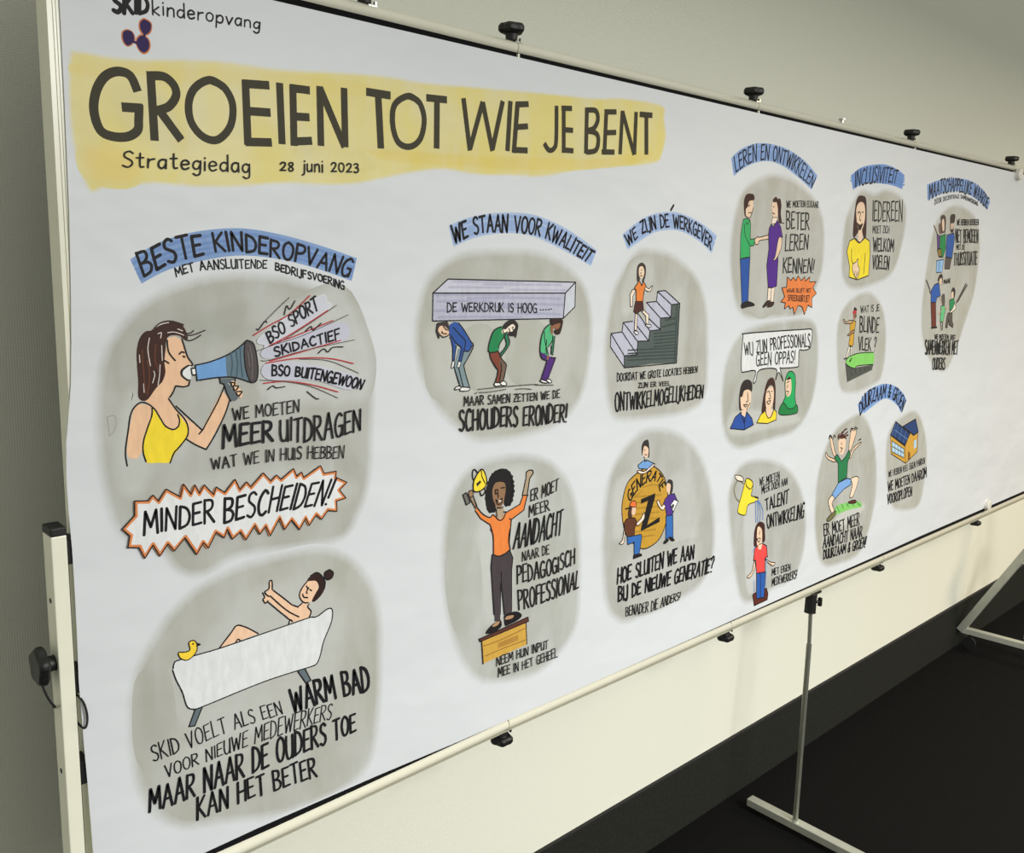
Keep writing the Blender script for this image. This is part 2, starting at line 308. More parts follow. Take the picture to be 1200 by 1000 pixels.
# ------------------------------------------------------------------ the drawings: ink lines and fills lying on the paper (0.1 mm units, x and height)
ART = [
('D','title_block','yellow marker block behind the big black title lettering',[
('W','#d6c977',1.0,73,[3960,18101,4074,18156,4609,18166,5684,18315,6647,18357,7583,18453,8311,18513,9097,18530,10124,18611,11662,18727,12965,18815,13669,18907,14815,18932,14920,18692,15006,18384,14908,18022,14735,17879,14019,17754,13052,17671,11738,17389,10928,17339,10170,17293,9459,17314,8796,17209,7872,16991,7298,16926,6626,16900,5997,16811,5410,16769,4861,16771,4545,16708,4324,16752,4191,16643,4093,16637,4007,16844,3939,17173,3923,17595]),
('W','#d9bf60',0.55,99,[4167,17148,4561,17088,4708,16901,4547,16748,4225,16744,4055,16848,4027,17057]),
('W','#d6bf58',0.5,42,[7870,17444,10160,17584,13043,17790,14503,18080,14267,17838,11733,17474,10166,17399,8634,17345]),
('W','#d4c163',0.45,42,[4069,18044,5127,18168,6520,18295,8014,18377,8014,18214,6517,18101,5120,17989,4089,17898]),
('W','#b5b08a',0.22,120,[4396,17866,4853,17911,5162,17653,5371,17319,5308,17106,4928,17142,4572,17336,4384,17606]),
('W','#c2b878',0.3,47,[6895,17419,7870,17444,8170,17232,7581,17088,6892,17193]),
]),
('S','title_word','thick olive-black brush capitals reading GROEIEN',[
('L','#3a3628',107.2,3,[4708,17818,4626,17988,4477,18014,4326,17932,4220,17752,4186,17533,4248,17325,4393,17268,4570,17286,4689,17373,4707,17499,4720,17677],0.0),
('L','#3a3628',108.2,2,[4509,17617,4764,17634],0.0),
('L','#3a3628',104.7,2,[4873,18073,4893,17270],0.0),
('L','#3a3628',105.1,3,[4871,18024,5042,18037,5159,17954,5182,17832,5083,17694,4921,17623],0.0),
('L','#3a3628',106.7,2,[4961,17641,5232,17310],0.0),
('L','#3a3628',98.7,3,[5634,18085,5820,18021,5932,17827,5896,17558,5715,17367,5514,17386,5365,17550,5344,17777,5434,17967,5634,18085,5820,18021],0.0),
('L','#3a3628',107.0,2,[6118,18154,6137,17343],0.0),
('L','#3a3628',106.7,2,[6087,18105,6461,18136],0.0),
('L','#3a3628',107.8,2,[6110,17769,6474,17792],0.0),
('L','#3a3628',109.1,2,[6101,17380,6486,17411],0.0),
('L','#3a3628',104.3,2,[6613,18190,6640,17404],0.0),
('L','#3a3628',105.4,2,[6812,18191,6822,17400],0.0),
('L','#3a3628',104.9,2,[6772,18147,7075,18156],0.0),
('L','#3a3628',106.2,2,[6826,17785,7065,17802],0.0),
('L','#3a3628',107.1,2,[6780,17452,7103,17496],0.0),
('L','#3a3628',104.3,2,[7230,18233,7246,17442],0.0),
('L','#3a3628',105.4,2,[7230,18216,7635,17463],0.0),
('L','#3a3628',106.4,2,[7625,18265,7646,17464],0.0),
]),
('S','title_word','thick olive-black brush capitals reading TOT',[
('L','#3a3628',111.9,2,[8000,18265,8428,18269],0.0),
('L','#3a3628',113.3,2,[8207,18263,8263,17506],0.0),
('L','#3a3628',91.6,3,[8759,18307,8960,18242,9058,18007,8990,17720,8790,17582,8571,17631,8470,17878,8506,18154,8759,18307,8960,18242],0.0),
('L','#3a3628',105.4,2,[9093,18327,9493,18348],0.0),
('L','#3a3628',106.6,2,[9299,18342,9308,17607],0.0),
]),
('S','title_word','thick olive-black brush capitals reading WIE',[
('L','#3a3628',87.6,2,[9828,18417,9986,17640],0.0),
('L','#3a3628',88.4,2,[9985,17660,10231,18412],0.0),
('L','#3a3628',89.4,2,[10231,18412,10471,17680],0.0),
('L','#3a3628',90.1,2,[10470,17707,10665,18481],0.0),
('L','#3a3628',93.8,2,[10836,18503,10804,17712],0.0),
('L','#3a3628',94.5,2,[10999,18504,10950,17696],0.0),
('L','#3a3628',94.1,2,[10961,18467,11251,18509],0.0),
('L','#3a3628',95.0,2,[10963,18108,11253,18154],0.0),
('L','#3a3628',95.9,2,[10929,17743,11265,17764],0.0),
]),
('S','title_word','thick olive-black brush capitals reading JE',[
('L','#3a3628',84.2,3,[11922,18567,11948,18006,11901,17859,11777,17819,11658,17920],0.0),
('L','#3a3628',87.7,2,[12100,18589,12149,17808],0.0),
('L','#3a3628',87.1,2,[12051,18544,12309,18570],0.0),
('L','#3a3628',88.2,2,[12125,18195,12359,18209],0.0),
('L','#3a3628',89.0,2,[12103,17855,12391,17866],0.0),
]),
('S','title_word','thick olive-black brush capitals reading BENT',[
('L','#3a3628',89.8,2,[12696,18635,12725,17850],0.0),
('L','#3a3628',89.9,3,[12699,18592,12935,18607,13001,18468,12911,18311,12733,18247],0.0),
('L','#3a3628',90.9,3,[12733,18239,12963,18228,13042,18118,12986,17934,12737,17875],0.0),
('L','#3a3628',91.7,2,[13220,18657,13225,17879],0.0),
('L','#3a3628',91.2,2,[13176,18619,13496,18658],0.0),
('L','#3a3628',92.2,2,[13232,18263,13517,18300],0.0),
('L','#3a3628',92.8,2,[13155,17921,13497,17947],0.0),
('L','#3a3628',87.2,2,[13668,18697,13665,17926],0.0),
('L','#3a3628',87.9,2,[13668,18691,14072,17958],0.0),
('L','#3a3628',88.5,2,[14062,18727,14082,17958],0.0),
('L','#3a3628',99.4,2,[14176,18698,14545,18723],0.0),
('L','#3a3628',100.5,2,[14370,18703,14439,17992],0.0),
]),
('S','lettering','small black handwriting reading Strategiedag',[
('T','Strategiedag',21.8,[4483,16927,5276,16968,6154,16986],[4507,17120,5282,17166,6158,17188]),
]),
('S','lettering','small black handwriting reading 28 juni 2023',[
('T','28 juni 2023',21.9,[6602,17056,7230,17089,7864,17140],[6605,17218,7231,17274,7863,17331]),
]),
('D','logo_drawing','small hand-drawn logo of three purple dots with orange rims under the words',[
('F','#c9794e',1,[4833,18670,4908,18633,4910,18553,4868,18489,4799,18473,4755,18526,4754,18605,4790,18656]),
('F','#c9794e',1,[4615,18509,4681,18489,4707,18413,4667,18343,4607,18312,4558,18349,4540,18417,4556,18478]),
('F','#c9794e',1,[4791,18484,4866,18449,4889,18372,4860,18295,4799,18257,4740,18291,4705,18373,4730,18445]),
('F','#2c1b52',1,[4832,18654,4896,18623,4897,18559,4860,18502,4808,18490,4773,18537,4769,18600,4797,18641]),
('F','#2c1b52',1,[4615,18498,4676,18480,4693,18411,4659,18353,4607,18325,4570,18359,4557,18419,4569,18469]),
('F','#2c1b52',1,[4790,18468,4854,18439,4872,18372,4849,18309,4799,18277,4749,18301,4718,18368,4738,18430]),
('L','#2c1b52',29.0,0,[4668,18383,4752,18365],0.0),
('L','#2c1b52',29.0,0,[4826,18514,4810,18455],0.0),
]),
('S','lettering','black lettering along the top edge, first word bold',[
('T','SKID',56.8,[4461,18667,4869,18734],[4470,18864,4877,18936]),
('T','kinderopvang',21.0,[4924,18732,5327,18762,5773,18790,6334,18814],[4927,18900,5333,18936,5777,18951,6347,18964]),
]),
('D','blue_banner_heading','blue curved heading strip reading BESTE KINDEROPVANG',[
('R','#7f9cc9',[4533,15833,4904,16050,5353,16192,5984,16267,6589,16209,7237,16074,7846,15911],[4660,15537,4978,15700,5403,15820,5976,15910,6584,15871,7160,15754,7756,15580]),
('B','#6f8dc0',0.2,45.2,[4533,15833,4904,16050,5353,16192,5984,16267,6589,16209,7237,16074,7846,15911],[4660,15537,4978,15700,5403,15820,5976,15910,6584,15871,7160,15754,7756,15580]),
('B','#6f8dc0',0.45,45.2,[4533,15833,4904,16050,5353,16192,5984,16267,6589,16209,7237,16074,7846,15911],[4660,15537,4978,15700,5403,15820,5976,15910,6584,15871,7160,15754,7756,15580]),
('B','#6f8dc0',0.62,45.2,[4533,15833,4904,16050,5353,16192,5984,16267,6589,16209,7237,16074,7846,15911],[4660,15537,4978,15700,5403,15820,5976,15910,6584,15871,7160,15754,7756,15580]),
('B','#6f8dc0',0.8,45.2,[4533,15833,4904,16050,5353,16192,5984,16267,6589,16209,7237,16074,7846,15911],[4660,15537,4978,15700,5403,15820,5976,15910,6584,15871,7160,15754,7756,15580]),
]),
('S','lettering','bold black capitals reading BESTE KINDEROPVANG',[
('T','BESTE',45.4,[4701,15621,5040,15794,5482,15900],[4613,15890,5051,16097,5438,16158]),
('T','KINDEROPVANG',44.9,[5649,15956,6043,15966,6515,15900,7013,15816,7696,15629],[5599,16182,6048,16204,6519,16130,7015,16052,7815,15877]),
]),
('S','lettering','thin black capitals reading MET AANSLUITENDE BEDRIJFSVOERING',[
('T','MET AANSLUITENDE',19.9,[5109,15629,5399,15704,5842,15738,6381,15745],[5082,15729,5403,15820,5845,15857,6383,15852]),
('T','BEDRIJFSVOERING',22.7,[6512,15725,6866,15640,7234,15572,7625,15448],[6514,15823,6867,15751,7235,15668,7626,15573]),
]),
('D','megaphone_drawing','grey-washed drawing of a shouting woman with a blue megaphone',[
('W','#a6a7a0',1.0,192,[5726,15622,6346,15626,7010,15510,7652,15199,8031,14746,8128,14156,8117,13361,8073,12556,7885,12038,7573,11685,6831,11697,5878,11763,5368,11600,5010,11728,4789,12049,4352,12310,4155,12685,4062,13361,4062,14006,4164,14633,4474,15093,4805,15352,5198,15511]),
('W','#c9cdcb',0.43,110,[4434,14188,4661,13950,4669,13053,4377,12872,4248,13336]),
('W','#c9cdcb',0.37,173,[5530,12928,6568,12965,7728,12539,7574,12227,6153,12339,4578,12439,4475,12630]),
('W','#ccd0d0',0.46,124,[6201,14757,6734,15214,7578,15448,8031,14681,8112,14157,7880,13782,6855,13870,6317,14013]),
('W','#9fa19b',0.5,104,[5263,14008,5706,13970,5486,13524,5245,13436]),
('W','#9da097',0.5,79,[5265,15106,5740,15230,6112,15316,6003,14939,5653,14723,5300,14772]),
]),
('S','woman_figure','woman with brown hair in a yellow top, shouting',[
('F','#e2bb99',0,[4964,14850,5063,14866,5153,14815,5198,14674,5279,14495,5220,14463,5147,14426,5137,14357,5200,14296,5243,14279,5234,14216,5054,14216,4978,14089,4949,14049,5084,13854,5267,13664,5049,13673,4747,13887,4671,14060,4816,14241,4921,14427,4912,14565]),
('F','#e2bb99',0,[4568,14027,4696,14002,4723,13917,4688,13781,4605,13596,4576,13404,4518,13328,4411,13342,4385,13428,4411,13646,4484,13939,4506,13992]),
('F','#e2bb99',0,[4689,14154,4816,14241,4950,14077,5057,13899,5091,13839,5072,13713,4991,13665,4908,13702,4829,13851,4696,14002,4644,14062]),
('F','#e2bb99',0,[5085,13868,5384,13608,5685,14117,5790,13992,5739,13820,5435,13332,5188,13500,5201,13671]),
('F','#ecd335',1,[4730,13972,4803,13895,4867,13735,4963,13661,5049,13680,5084,13769,5081,13838,5118,13780,5194,13672,5189,13529,5098,13425,4993,13309,4940,13222,4777,13237,4625,13265,4597,13402,4610,13567,4686,13754,4733,13888]),
('F','#e2bb99',1,[4829,13865,4867,13735,4963,13665,5049,13687,5078,13770,5042,13886,4916,13926]),
('L','#1b1a1c',21.2,1,[4383,13249,4368,13430,4412,13687,4463,13928,4569,14041,4670,14025,4763,13941,4828,13823,4894,13711,4991,13654,5064,13686,5084,13769,5062,13845],0.0),
('L','#1b1a1c',21.1,1,[4729,13958,4721,13861,4657,13701,4602,13540,4592,13402,4623,13272],0.0),
('L','#1b1a1c',21.6,1,[4949,14063,5043,13915,5154,13776,5196,13657,5182,13544,5084,13426,4994,13337,4939,13215],0.0),
('L','#1b1a1c',21.7,0,[5045,13957,5391,13600],0.0),
('L','#1b1a1c',22.1,0,[5345,13555,5399,13607,5620,13963,5717,14158],0.0),
('L','#1b1a1c',22.0,1,[5159,13511,5288,13416,5438,13332],0.0),
('L','#1b1a1c',22.3,1,[5438,13332,5578,13529,5723,13793,5789,13963],0.0),
('F','#3a221c',1,[4776,14958,4680,14941,4603,14850,4563,14692,4561,14503,4567,14314,4559,14124,4617,14064,4686,14086,4758,14176,4816,14241,4874,14292,4920,14413,4911,14537,4931,14701,4950,14836,5021,14882,5120,14871,5175,14827,5217,14805,5233,14860,5194,14965,5139,15035,5028,15063,4902,15042]),
('L','#d9cfca',10.9,1,[4731,14859,4705,14712,4730,14507],0.0),
('L','#d9cfca',11.0,1,[4769,14436,4780,14381,4749,14287],0.0),
('L','#d9cfca',11.1,1,[4854,14513,4843,14390,4817,14254],0.0),
('L','#d9cfca',10.9,1,[4842,14908,4884,14921,4874,14853],0.0),
('L','#d9cfca',11.0,1,[4967,14918,5065,14921,5205,14868],0.0),
('L','#d9cfca',10.9,1,[4776,14971,4888,15029,4985,15046],0.0),
('L','#d9cfca',11.0,1,[4884,14757,4884,14566],0.0),
('L','#d9cfca',10.8,1,[4594,14650,4597,14555],0.0),
('L','#d9cfca',11.0,1,[4633,14282,4635,14172],0.0),
('L','#d9cfca',11.1,1,[5101,14961,5164,14935],0.0),
('L','#5b3526',19.4,1,[4630,14715,4635,14499,4649,14171],0.0),
('L','#5b3526',19.5,1,[4809,14774,4789,14599,4824,14433],0.0),
('L','#5b3526',19.5,1,[4692,14577,4711,14372,4675,14142],0.0),
('L','#3a2b28',17.4,1,[5175,14841,5246,14804,5334,14828,5408,14871],0.0),
('L','#3a2b28',17.4,1,[5191,14875,5306,14878,5468,14931],0.0),
('L','#3a2b28',17.4,1,[5220,14895,5278,14907,5311,14933],0.0),
('L','#3a2b28',17.0,1,[4776,14958,4875,15043,5014,15066,5181,15013],0.0),
('L','#1b1a1c',20.0,1,[5154,14828,5192,14688,5224,14589,5286,14488,5213,14478],0.0),
('L','#1b1a1c',20.1,0,[5244,14307,5224,14217,5154,14204,5047,14226],0.0),
('L','#1b1a1c',20.0,1,[5047,14226,5009,14142,4964,14083],0.0),
('L','#1b1a1c',19.7,1,[4956,14823,4972,14671,5052,14557],0.0),
('L','#1b1a1c',19.7,1,[4912,14565,4966,14527],0.0),
('L','#1b1a1c',25.1,1,[5221,14477,5140,14426,5137,14357,5214,14288],0.0),
('F','#dde0e2',1,[5220,14463,5154,14412,5152,14356,5215,14302,5259,14313,5264,14461]),
('L','#1b1a1c',19.9,1,[5111,14637,5141,14663,5176,14654],0.0),
('L','#1b1a1c',19.9,0,[5160,14606,5181,14594],0.0),
]),
('S','megaphone','blue and grey megaphone',[
('F','#6d9bd0',0,[5319,14480,5527,14519,5747,14581,5768,14442,5758,14298,5520,14279,5337,14281]),
('F','#5f7480',0,[5747,14581,5871,14644,6037,14764,6014,14591,6035,14414,6088,14198,5875,14278,5758,14298,5749,14443]),
('F','#4d4749',1,[6062,14775,6150,14736,6192,14617,6214,14403,6204,14238,6139,14189,6088,14222,6035,14391,6017,14579,6029,14730]),
('F','#5d686e',0,[5659,14281,5875,14266,5874,14231,5762,14210,5810,14160,5918,13987,5867,13956,5792,13962,5724,14190,5664,14217]),
('F','#e9e9ea',0,[5260,14439,5318,14441,5321,14350,5269,14354]),
('F','#e2bb99',1,[5811,14224,5874,14231,5922,14152,5983,14064,5956,13984,5919,14034,5858,14110]),
('L','#1b1a1c',19.0,0,[5319,14480,5337,14281],0.0),
('L','#1b1a1c',19.3,1,[5319,14480,5527,14513,5772,14591,5947,14687,6062,14777],0.0),
('L','#1b1a1c',19.5,1,[5336,14275,5629,14295,5875,14278,6100,14195],0.0),
('L','#1b1a1c',19.7,1,[6062,14777,6150,14736,6192,14617,6220,14379,6197,14226,6139,14189,6088,14222,6035,14391,6017,14579,6029,14730,6062,14777],0.0),
('L','#1b1a1c',19.4,0,[5653,14282,5664,14217,5712,14202],0.0),
('L','#1b1a1c',19.6,1,[5712,14202,5758,14059,5805,13961],0.0),
('L','#1b1a1c',19.6,0,[5875,14266,5874,14225],0.0),
('L','#1b1a1c',18.9,0,[5260,14439,5318,14441],0.0),
('L','#1b1a1c',18.9,0,[5260,14439,5272,14353,5321,14353],0.0),
('L','#1b1a1c',19.6,1,[5811,14218,5835,14158,5873,14202,5811,14218],0.0),
('L','#1b1a1c',19.7,1,[5847,14157,5870,14097,5922,14152,5860,14168],0.0),
('L','#1b1a1c',19.8,1,[5882,14072,5919,14022,5971,14077,5895,14083],0.0),
('L','#3f5968',15.5,1,[5822,14623,5842,14460,5814,14311],0.0),
('L','#3f5968',15.6,1,[5896,14654,5917,14468,5900,14294],0.0),
('L','#3f5968',15.7,1,[5960,14698,5967,14465,5988,14276],0.0),
('L','#6b6262',18.4,1,[6098,14703,6132,14502,6127,14243],0.0),
('L','#6b6262',18.4,1,[6071,14623,6092,14410],0.0),
]),
('S','sound_rays','red and black rays with bold words coming out of the megaphone',[
('W','#b9bbcb',0.75,36,[6273,14819,7190,15352,7318,15278,7339,15177,6427,14689,6330,14711]),
('W','#b9bbcb',0.75,37,[6387,14655,7534,14959,7644,14748,7058,14660,6405,14529]),
('W','#b9bbcb',0.75,38,[6364,14424,6930,14390,7757,14168,7941,14038,7666,14000,7139,14172,6380,14243]),
('L','#b1353b',17.2,1,[6158,14841,6412,14973,6733,15125,7044,15372],0.0),
('L','#b1353b',17.6,1,[6388,14681,6770,14854,7338,15158],0.0),
('L','#b1353b',17.6,1,[6428,14706,6831,14816,7424,15008],0.0),
('L','#b1353b',17.8,1,[6404,14475,6932,14583,7555,14714],0.0),
('L','#b1353b',18.0,1,[6344,14446,6828,14488,7357,14459,7779,14359],0.0),
('L','#b1353b',18.0,1,[6300,14168,6639,14171,7054,14094,7509,13951],0.0),
('L','#4a4544',9.4,1,[6192,14620,6527,14720,6936,14921,7490,15230],0.0),
('L','#4a4544',9.6,1,[6408,14689,6934,14812,7689,15086],0.0),
('L','#4a4544',9.5,1,[6267,14492,6384,14485,6932,14593,7802,14713],0.0),
('L','#4a4544',9.9,1,[6869,14477,7357,14422,7871,14209],0.0),
('L','#4a4544',9.7,1,[6242,14217,6619,14172,7053,14066,7509,13859],0.0),
('L','#4a4544',9.2,1,[6316,15011,6534,15200,6716,15348],0.0),
('L','#1b1a1c',15.7,1,[6208,14927,6237,14917,6335,15028,6364,15010],0.0),
('L','#1b1a1c',16.0,1,[6632,15109,6674,15233,6724,15187,6806,15302],0.0),
('L','#1b1a1c',16.4,1,[6966,14866,7061,14936,7092,14880,7230,14976],0.0),
('L','#1b1a1c',16.8,1,[7174,14544,7271,14604,7336,14554,7423,14616,7599,14617],0.0),
('L','#1b1a1c',16.3,1,[6357,14074,6437,14122,6497,14090,6628,14098],0.0),
('L','#1b1a1c',16.9,1,[6989,13996,7052,13944,7137,13881,7180,13877],0.0),
]),
('S','lettering','bold black words between the red rays',[
('T','BSO SPORT',31.0,[6408,14725,6813,14979,7189,15179],[6342,14869,6754,15142,7127,15362]),
('T','SKIDACTIEF',31.7,[6484,14525,6933,14629,7555,14732],[6456,14660,6934,14757,7533,14893]),
('T','BSO BUITENGEWOON',33.6,[6430,14267,6804,14233,7225,14138,7918,13962],[6433,14420,6806,14370,7269,14295,7987,14098]),
]),
('S','lettering','black words about carrying out more of what is in house',[
('T','WE MOETEN',19.3,[5836,13694,6311,13699,6853,13709],[5822,13854,6314,13874,6855,13890]),
('T','MEER',48.0,[5677,13332,6424,13344],[5685,13655,6429,13619]),
('T','UITDRAGEN',38.2,[6546,13330,7249,13248,7912,13330],[6550,13627,7251,13632,7911,13661]),
('T','WAT WE IN HUIS HEBBEN',18.7,[5509,13050,6167,13044,6846,13016,7605,12929],[5501,13205,6170,13215,6848,13194,7621,13120]),
]),
('S','burst_bubble','spiky speech bubble with an orange rim, reading MINDER BESCHEIDEN!',[
('F','#d9dcde',0,[4277,12438,4441,12590,4449,12782,4624,12758,4688,12822,4758,12731,4865,12875,5051,12741,5098,12909,5199,12753,5256,12873,5318,12746,5388,12854,5517,12696,5557,12798,5679,12701,5834,12865,5907,12707,6006,12803,6069,12719,6263,12895,6381,12759,6470,12834,6544,12760,6746,12890,6801,12767,6879,12820,6913,12732,7196,12873,7261,12746,7469,12750,7461,12658,7658,12549,7529,12449,7643,12303,7475,12284,7482,12122,7324,12162,7212,12042,7125,12131,7000,11988,6943,12110,6834,11953,6708,12126,6588,11999,6515,12186,6360,11952,6289,12106,6193,12004,6123,12149,5980,11963,5899,12097,5775,12015,5703,12171,5655,12057,5539,12159,5422,11956,5351,12049,5249,11900,5096,12166,4944,12011,4861,12129,4746,11981,4662,12151,4548,11993,4477,12153,4336,12182,4369,12329]),
('L','#d2834f',44.3,0,[4277,12438,4441,12590,4449,12782,4624,12758,4688,12822,4758,12731,4865,12875,5051,12741,5098,12909,5199,12753,5256,12873,5318,12746,5388,12854,5517,12696,5557,12798,5679,12701,5834,12865,5907,12707,6006,12803,6069,12719,6263,12895,6381,12759,6470,12834,6544,12760,6746,12890,6801,12767,6879,12820,6913,12732,7196,12873,7261,12746,7469,12750,7461,12658,7658,12549,7529,12449,7643,12303,7475,12284,7482,12122,7324,12162,7212,12042,7125,12131,7000,11988,6943,12110,6834,11953,6708,12126,6588,11999,6515,12186,6360,11952,6289,12106,6193,12004,6123,12149,5980,11963,5899,12097,5775,12015,5703,12171,5655,12057,5539,12159,5422,11956,5351,12049,5249,11900,5096,12166,4944,12011,4861,12129,4746,11981,4662,12151,4548,11993,4477,12153,4336,12182,4369,12329,4277,12438],19.7),
('L','#1b1a1c',16.5,0,[4277,12438,4441,12590,4449,12782,4624,12758,4688,12822,4758,12731,4865,12875,5051,12741,5098,12909,5199,12753,5256,12873,5318,12746,5388,12854,5517,12696,5557,12798,5679,12701,5834,12865,5907,12707,6006,12803,6069,12719,6263,12895,6381,12759,6470,12834,6544,12760,6746,12890,6801,12767,6879,12820,6913,12732,7196,12873,7261,12746,7469,12750,7461,12658,7658,12549,7529,12449,7643,12303,7475,12284,7482,12122,7324,12162,7212,12042,7125,12131,7000,11988,6943,12110,6834,11953,6708,12126,6588,11999,6515,12186,6360,11952,6289,12106,6193,12004,6123,12149,5980,11963,5899,12097,5775,12015,5703,12171,5655,12057,5539,12159,5422,11956,5351,12049,5249,11900,5096,12166,4944,12011,4861,12129,4746,11981,4662,12151,4548,11993,4477,12153,4336,12182,4369,12329,4277,12438],0.0),
('T','MINDER',42.0,[4551,12318,5512,12304],[4563,12614,5522,12641]),
('T','BESCHEIDEN!',45.6,[5661,12277,6558,12294,7303,12246],[5670,12617,6563,12650,7469,12618]),
]),
('D','bathtub_drawing','grey-washed drawing of a person lying in a white bathtub with a duck',[
('W','#a8a9a1',1.0,216,[6547,11598,7269,11542,7887,11136,8250,10408,8308,9361,8232,8174,7980,7577,7247,7418,6341,7508,5515,7768,4940,7939,4529,8356,4340,8883,4290,9591,4354,10306,4627,10832,5054,11268,5679,11530]),
('W','#c4c7c4',0.37,161,[5423,9184,6514,9350,7100,8798,6079,8673,5155,8755,4680,9197]),
('W','#c3c6c5',0.43,160,[5212,10543,6130,11198,7117,11101,7572,10718,7571,9869,7100,8726,5170,9210,4776,10173]),
('W','#9fa19a',0.4,124,[4432,10281,4723,10314,4808,9405,4612,8967,4392,9305]),
]),
('S','bather_figure','bather with dark hair in a bun reaching out both arms',[
('F','#e5c0a2',1,[6970,11121,7117,11094,7161,10968,7085,10836,7026,10782,6937,10780,6858,10851,6844,10948,6896,11057]),
('F','#e5c0a2',0,[6380,11125,6538,10969,6763,10780,6821,10752,6879,10791,6996,10776,6981,10698,7032,10603,7001,10529,6674,10533,6646,10621,6329,10954,6261,10945,6249,11039,6319,11140,6349,11277,6383,11256]),
('F','#2f1d1c',1,[6970,11121,7029,11188,7133,11213,7222,11145,7267,11080,7289,10966,7220,10845,7100,10764,7048,10791,7116,10897,7168,10980,7117,11087]),
('F','#2f1d1c',1,[7358,11213,7419,11156,7403,11077,7327,11056,7274,11106,7275,11188]),
('L','#1b1a1c',22.7,1,[6970,11114,6882,11034,6834,10937,6858,10851,6916,10789,6981,10773],0.0),
('L','#1b1a1c',22.8,1,[7029,11188,7133,11217,7222,11145,7281,11036,7266,10944],0.0),
('L','#1b1a1c',23.0,1,[7358,11213,7423,11155,7403,11077,7327,11056,7271,11113,7275,11188,7358,11213],0.0),
('L','#1b1a1c',22.6,1,[6969,11013,6955,11044],0.0),
('L','#1b1a1c',22.7,1,[6969,11000,6991,11008,6954,10949,6968,10926],0.0),
('L','#1b1a1c',22.8,1,[7013,10976,7042,10949],0.0),
('L','#1b1a1c',22.7,1,[6888,10931,6909,10879,6975,10856],0.0),
('L','#1b1a1c',22.6,0,[6879,10791,6806,10749,6706,10808],0.0),
('L','#1b1a1c',22.2,1,[6401,11108,6566,10949,6706,10808],0.0),
('L','#1b1a1c',22.9,1,[6996,10749,6973,10707,7032,10617,6994,10531],0.0),
('L','#1b1a1c',22.4,1,[6358,11026,6508,10857,6662,10705,6819,10590],0.0),
('L','#1b1a1c',22.3,1,[6302,10961,6465,10788,6674,10573],0.0),
('L','#1b1a1c',21.9,1,[6387,11124,6383,11256,6341,11252,6333,11150,6264,11114,6317,11042,6351,11028],0.0),
('L','#1b1a1c',21.9,1,[6230,11109,6262,11036,6234,11004,6274,10941,6316,10964],0.0),
('L','#1b1a1c',22.6,1,[6645,10520,6674,10580,6710,10544],0.0),
('F','#d9dce0',1,[6629,10423,6644,10433,6629,10410]),
('F','#e5c0a2',0,[5561,10453,5792,10705,5863,10705,5962,10645,6149,10504]),
('L','#1b1a1c',21.7,1,[5547,10452,5734,10637,5821,10717,5962,10651,6149,10504],0.0),
('L','#1b1a1c',21.7,1,[5786,10454,5830,10506,5866,10474],0.0),
]),
('S','bathtub','white bathtub on grey legs',[
('F','#d5d9dc',1,[4875,10348,4896,10423,4982,10446,5561,10448,6252,10487,7026,10532,7139,10509,7320,10589,7403,10547,7385,10354,7251,10087,7151,9811,7036,9724,6238,9730,5263,9651,5141,9659,5050,9731,4992,9957,4908,10175]),
('F','#5f6c73',0,[5168,9655,5268,9644,5152,9403,5067,9419]),
('F','#5f6c73',0,[6788,9723,6916,9724,7011,9503,6927,9499]),
('L','#1b1a1c',18.6,1,[4875,10348,4896,10423,4982,10446,5561,10448,6252,10487,7026,10532],0.0),
('L','#1b1a1c',20.3,1,[7026,10532,7139,10515,7320,10589,7403,10547,7385,10354,7251,10087,7184,9863,7118,9745,7020,9729],0.0),
('L','#1b1a1c',18.7,1,[7020,9729,6238,9730,5263,9651,5141,9659,5050,9731,4992,9957,4908,10175,4869,10323],0.0),
('L','#1b1a1c',18.6,0,[5168,9655,5067,9419,5152,9403,5268,9644],0.0),
('L','#1b1a1c',20.3,0,[6788,9723,6927,9490,7018,9501,6916,9724],0.0),
]),
('S','rubber_duck','small yellow duck on the rim of the tub',[
('F','#f0cf3c',1,[5108,10659,5174,10672,5218,10614,5217,10519,5167,10451,5073,10411,4983,10464,4955,10554,5038,10538,5117,10547]),
('L','#1b1a1c',16.1,5,[5108,10659,5174,10672,5218,10614,5217,10519,5167,10451,5073,10411,4983,10464,4955,10554,5038,10538,5117,10547],0),
('L','#1b1a1c',22.4,0,[5218,10614,5265,10587,5217,10582],0.0),
('L','#1b1a1c',22.3,0,[5159,10622,5170,10625],0.0),
]),
('S','lettering','black lettering about a warm bath for new co-workers',[
('T','SKID VOELT ALS EEN',19.5,[4555,9076,5020,9089,5648,9137,6532,9114],[4519,9326,4971,9339,5532,9395,6469,9340]),
('T','WARM BAD',57.3,[6701,9080,7391,9058,8108,8996],[6638,9469,7465,9456,8048,9449]),
('T','VOOR NIEUWE MEDEWERKERS',19.0,[4725,8779,5455,8801,6410,8783,7371,8743],[4704,8968,5461,9002,6415,9074,7409,8995]),
('T','MAAR NAAR DE OUDERS TOE',45.1,[4472,8354,5291,8334,6403,8342,7840,8353],[4485,8695,5303,8720,6409,8750,7820,8674]),
('T','KAN HET BETER',41.7,[5145,7955,6064,7934,7111,7845],[5156,8296,6071,8259,7060,8208]),
]),
('D','blue_banner_heading','blue curved heading strip reading WE STAAN VOOR KWALITEIT',[
('R','#a3b7d8',[9584,16453,9930,16581,10379,16674,10916,16726,11483,16716,12086,16586,12647,16386,13155,16159],[9698,16126,10036,16254,10457,16346,10931,16388,11429,16361,11917,16239,12470,16062,13002,15870]),
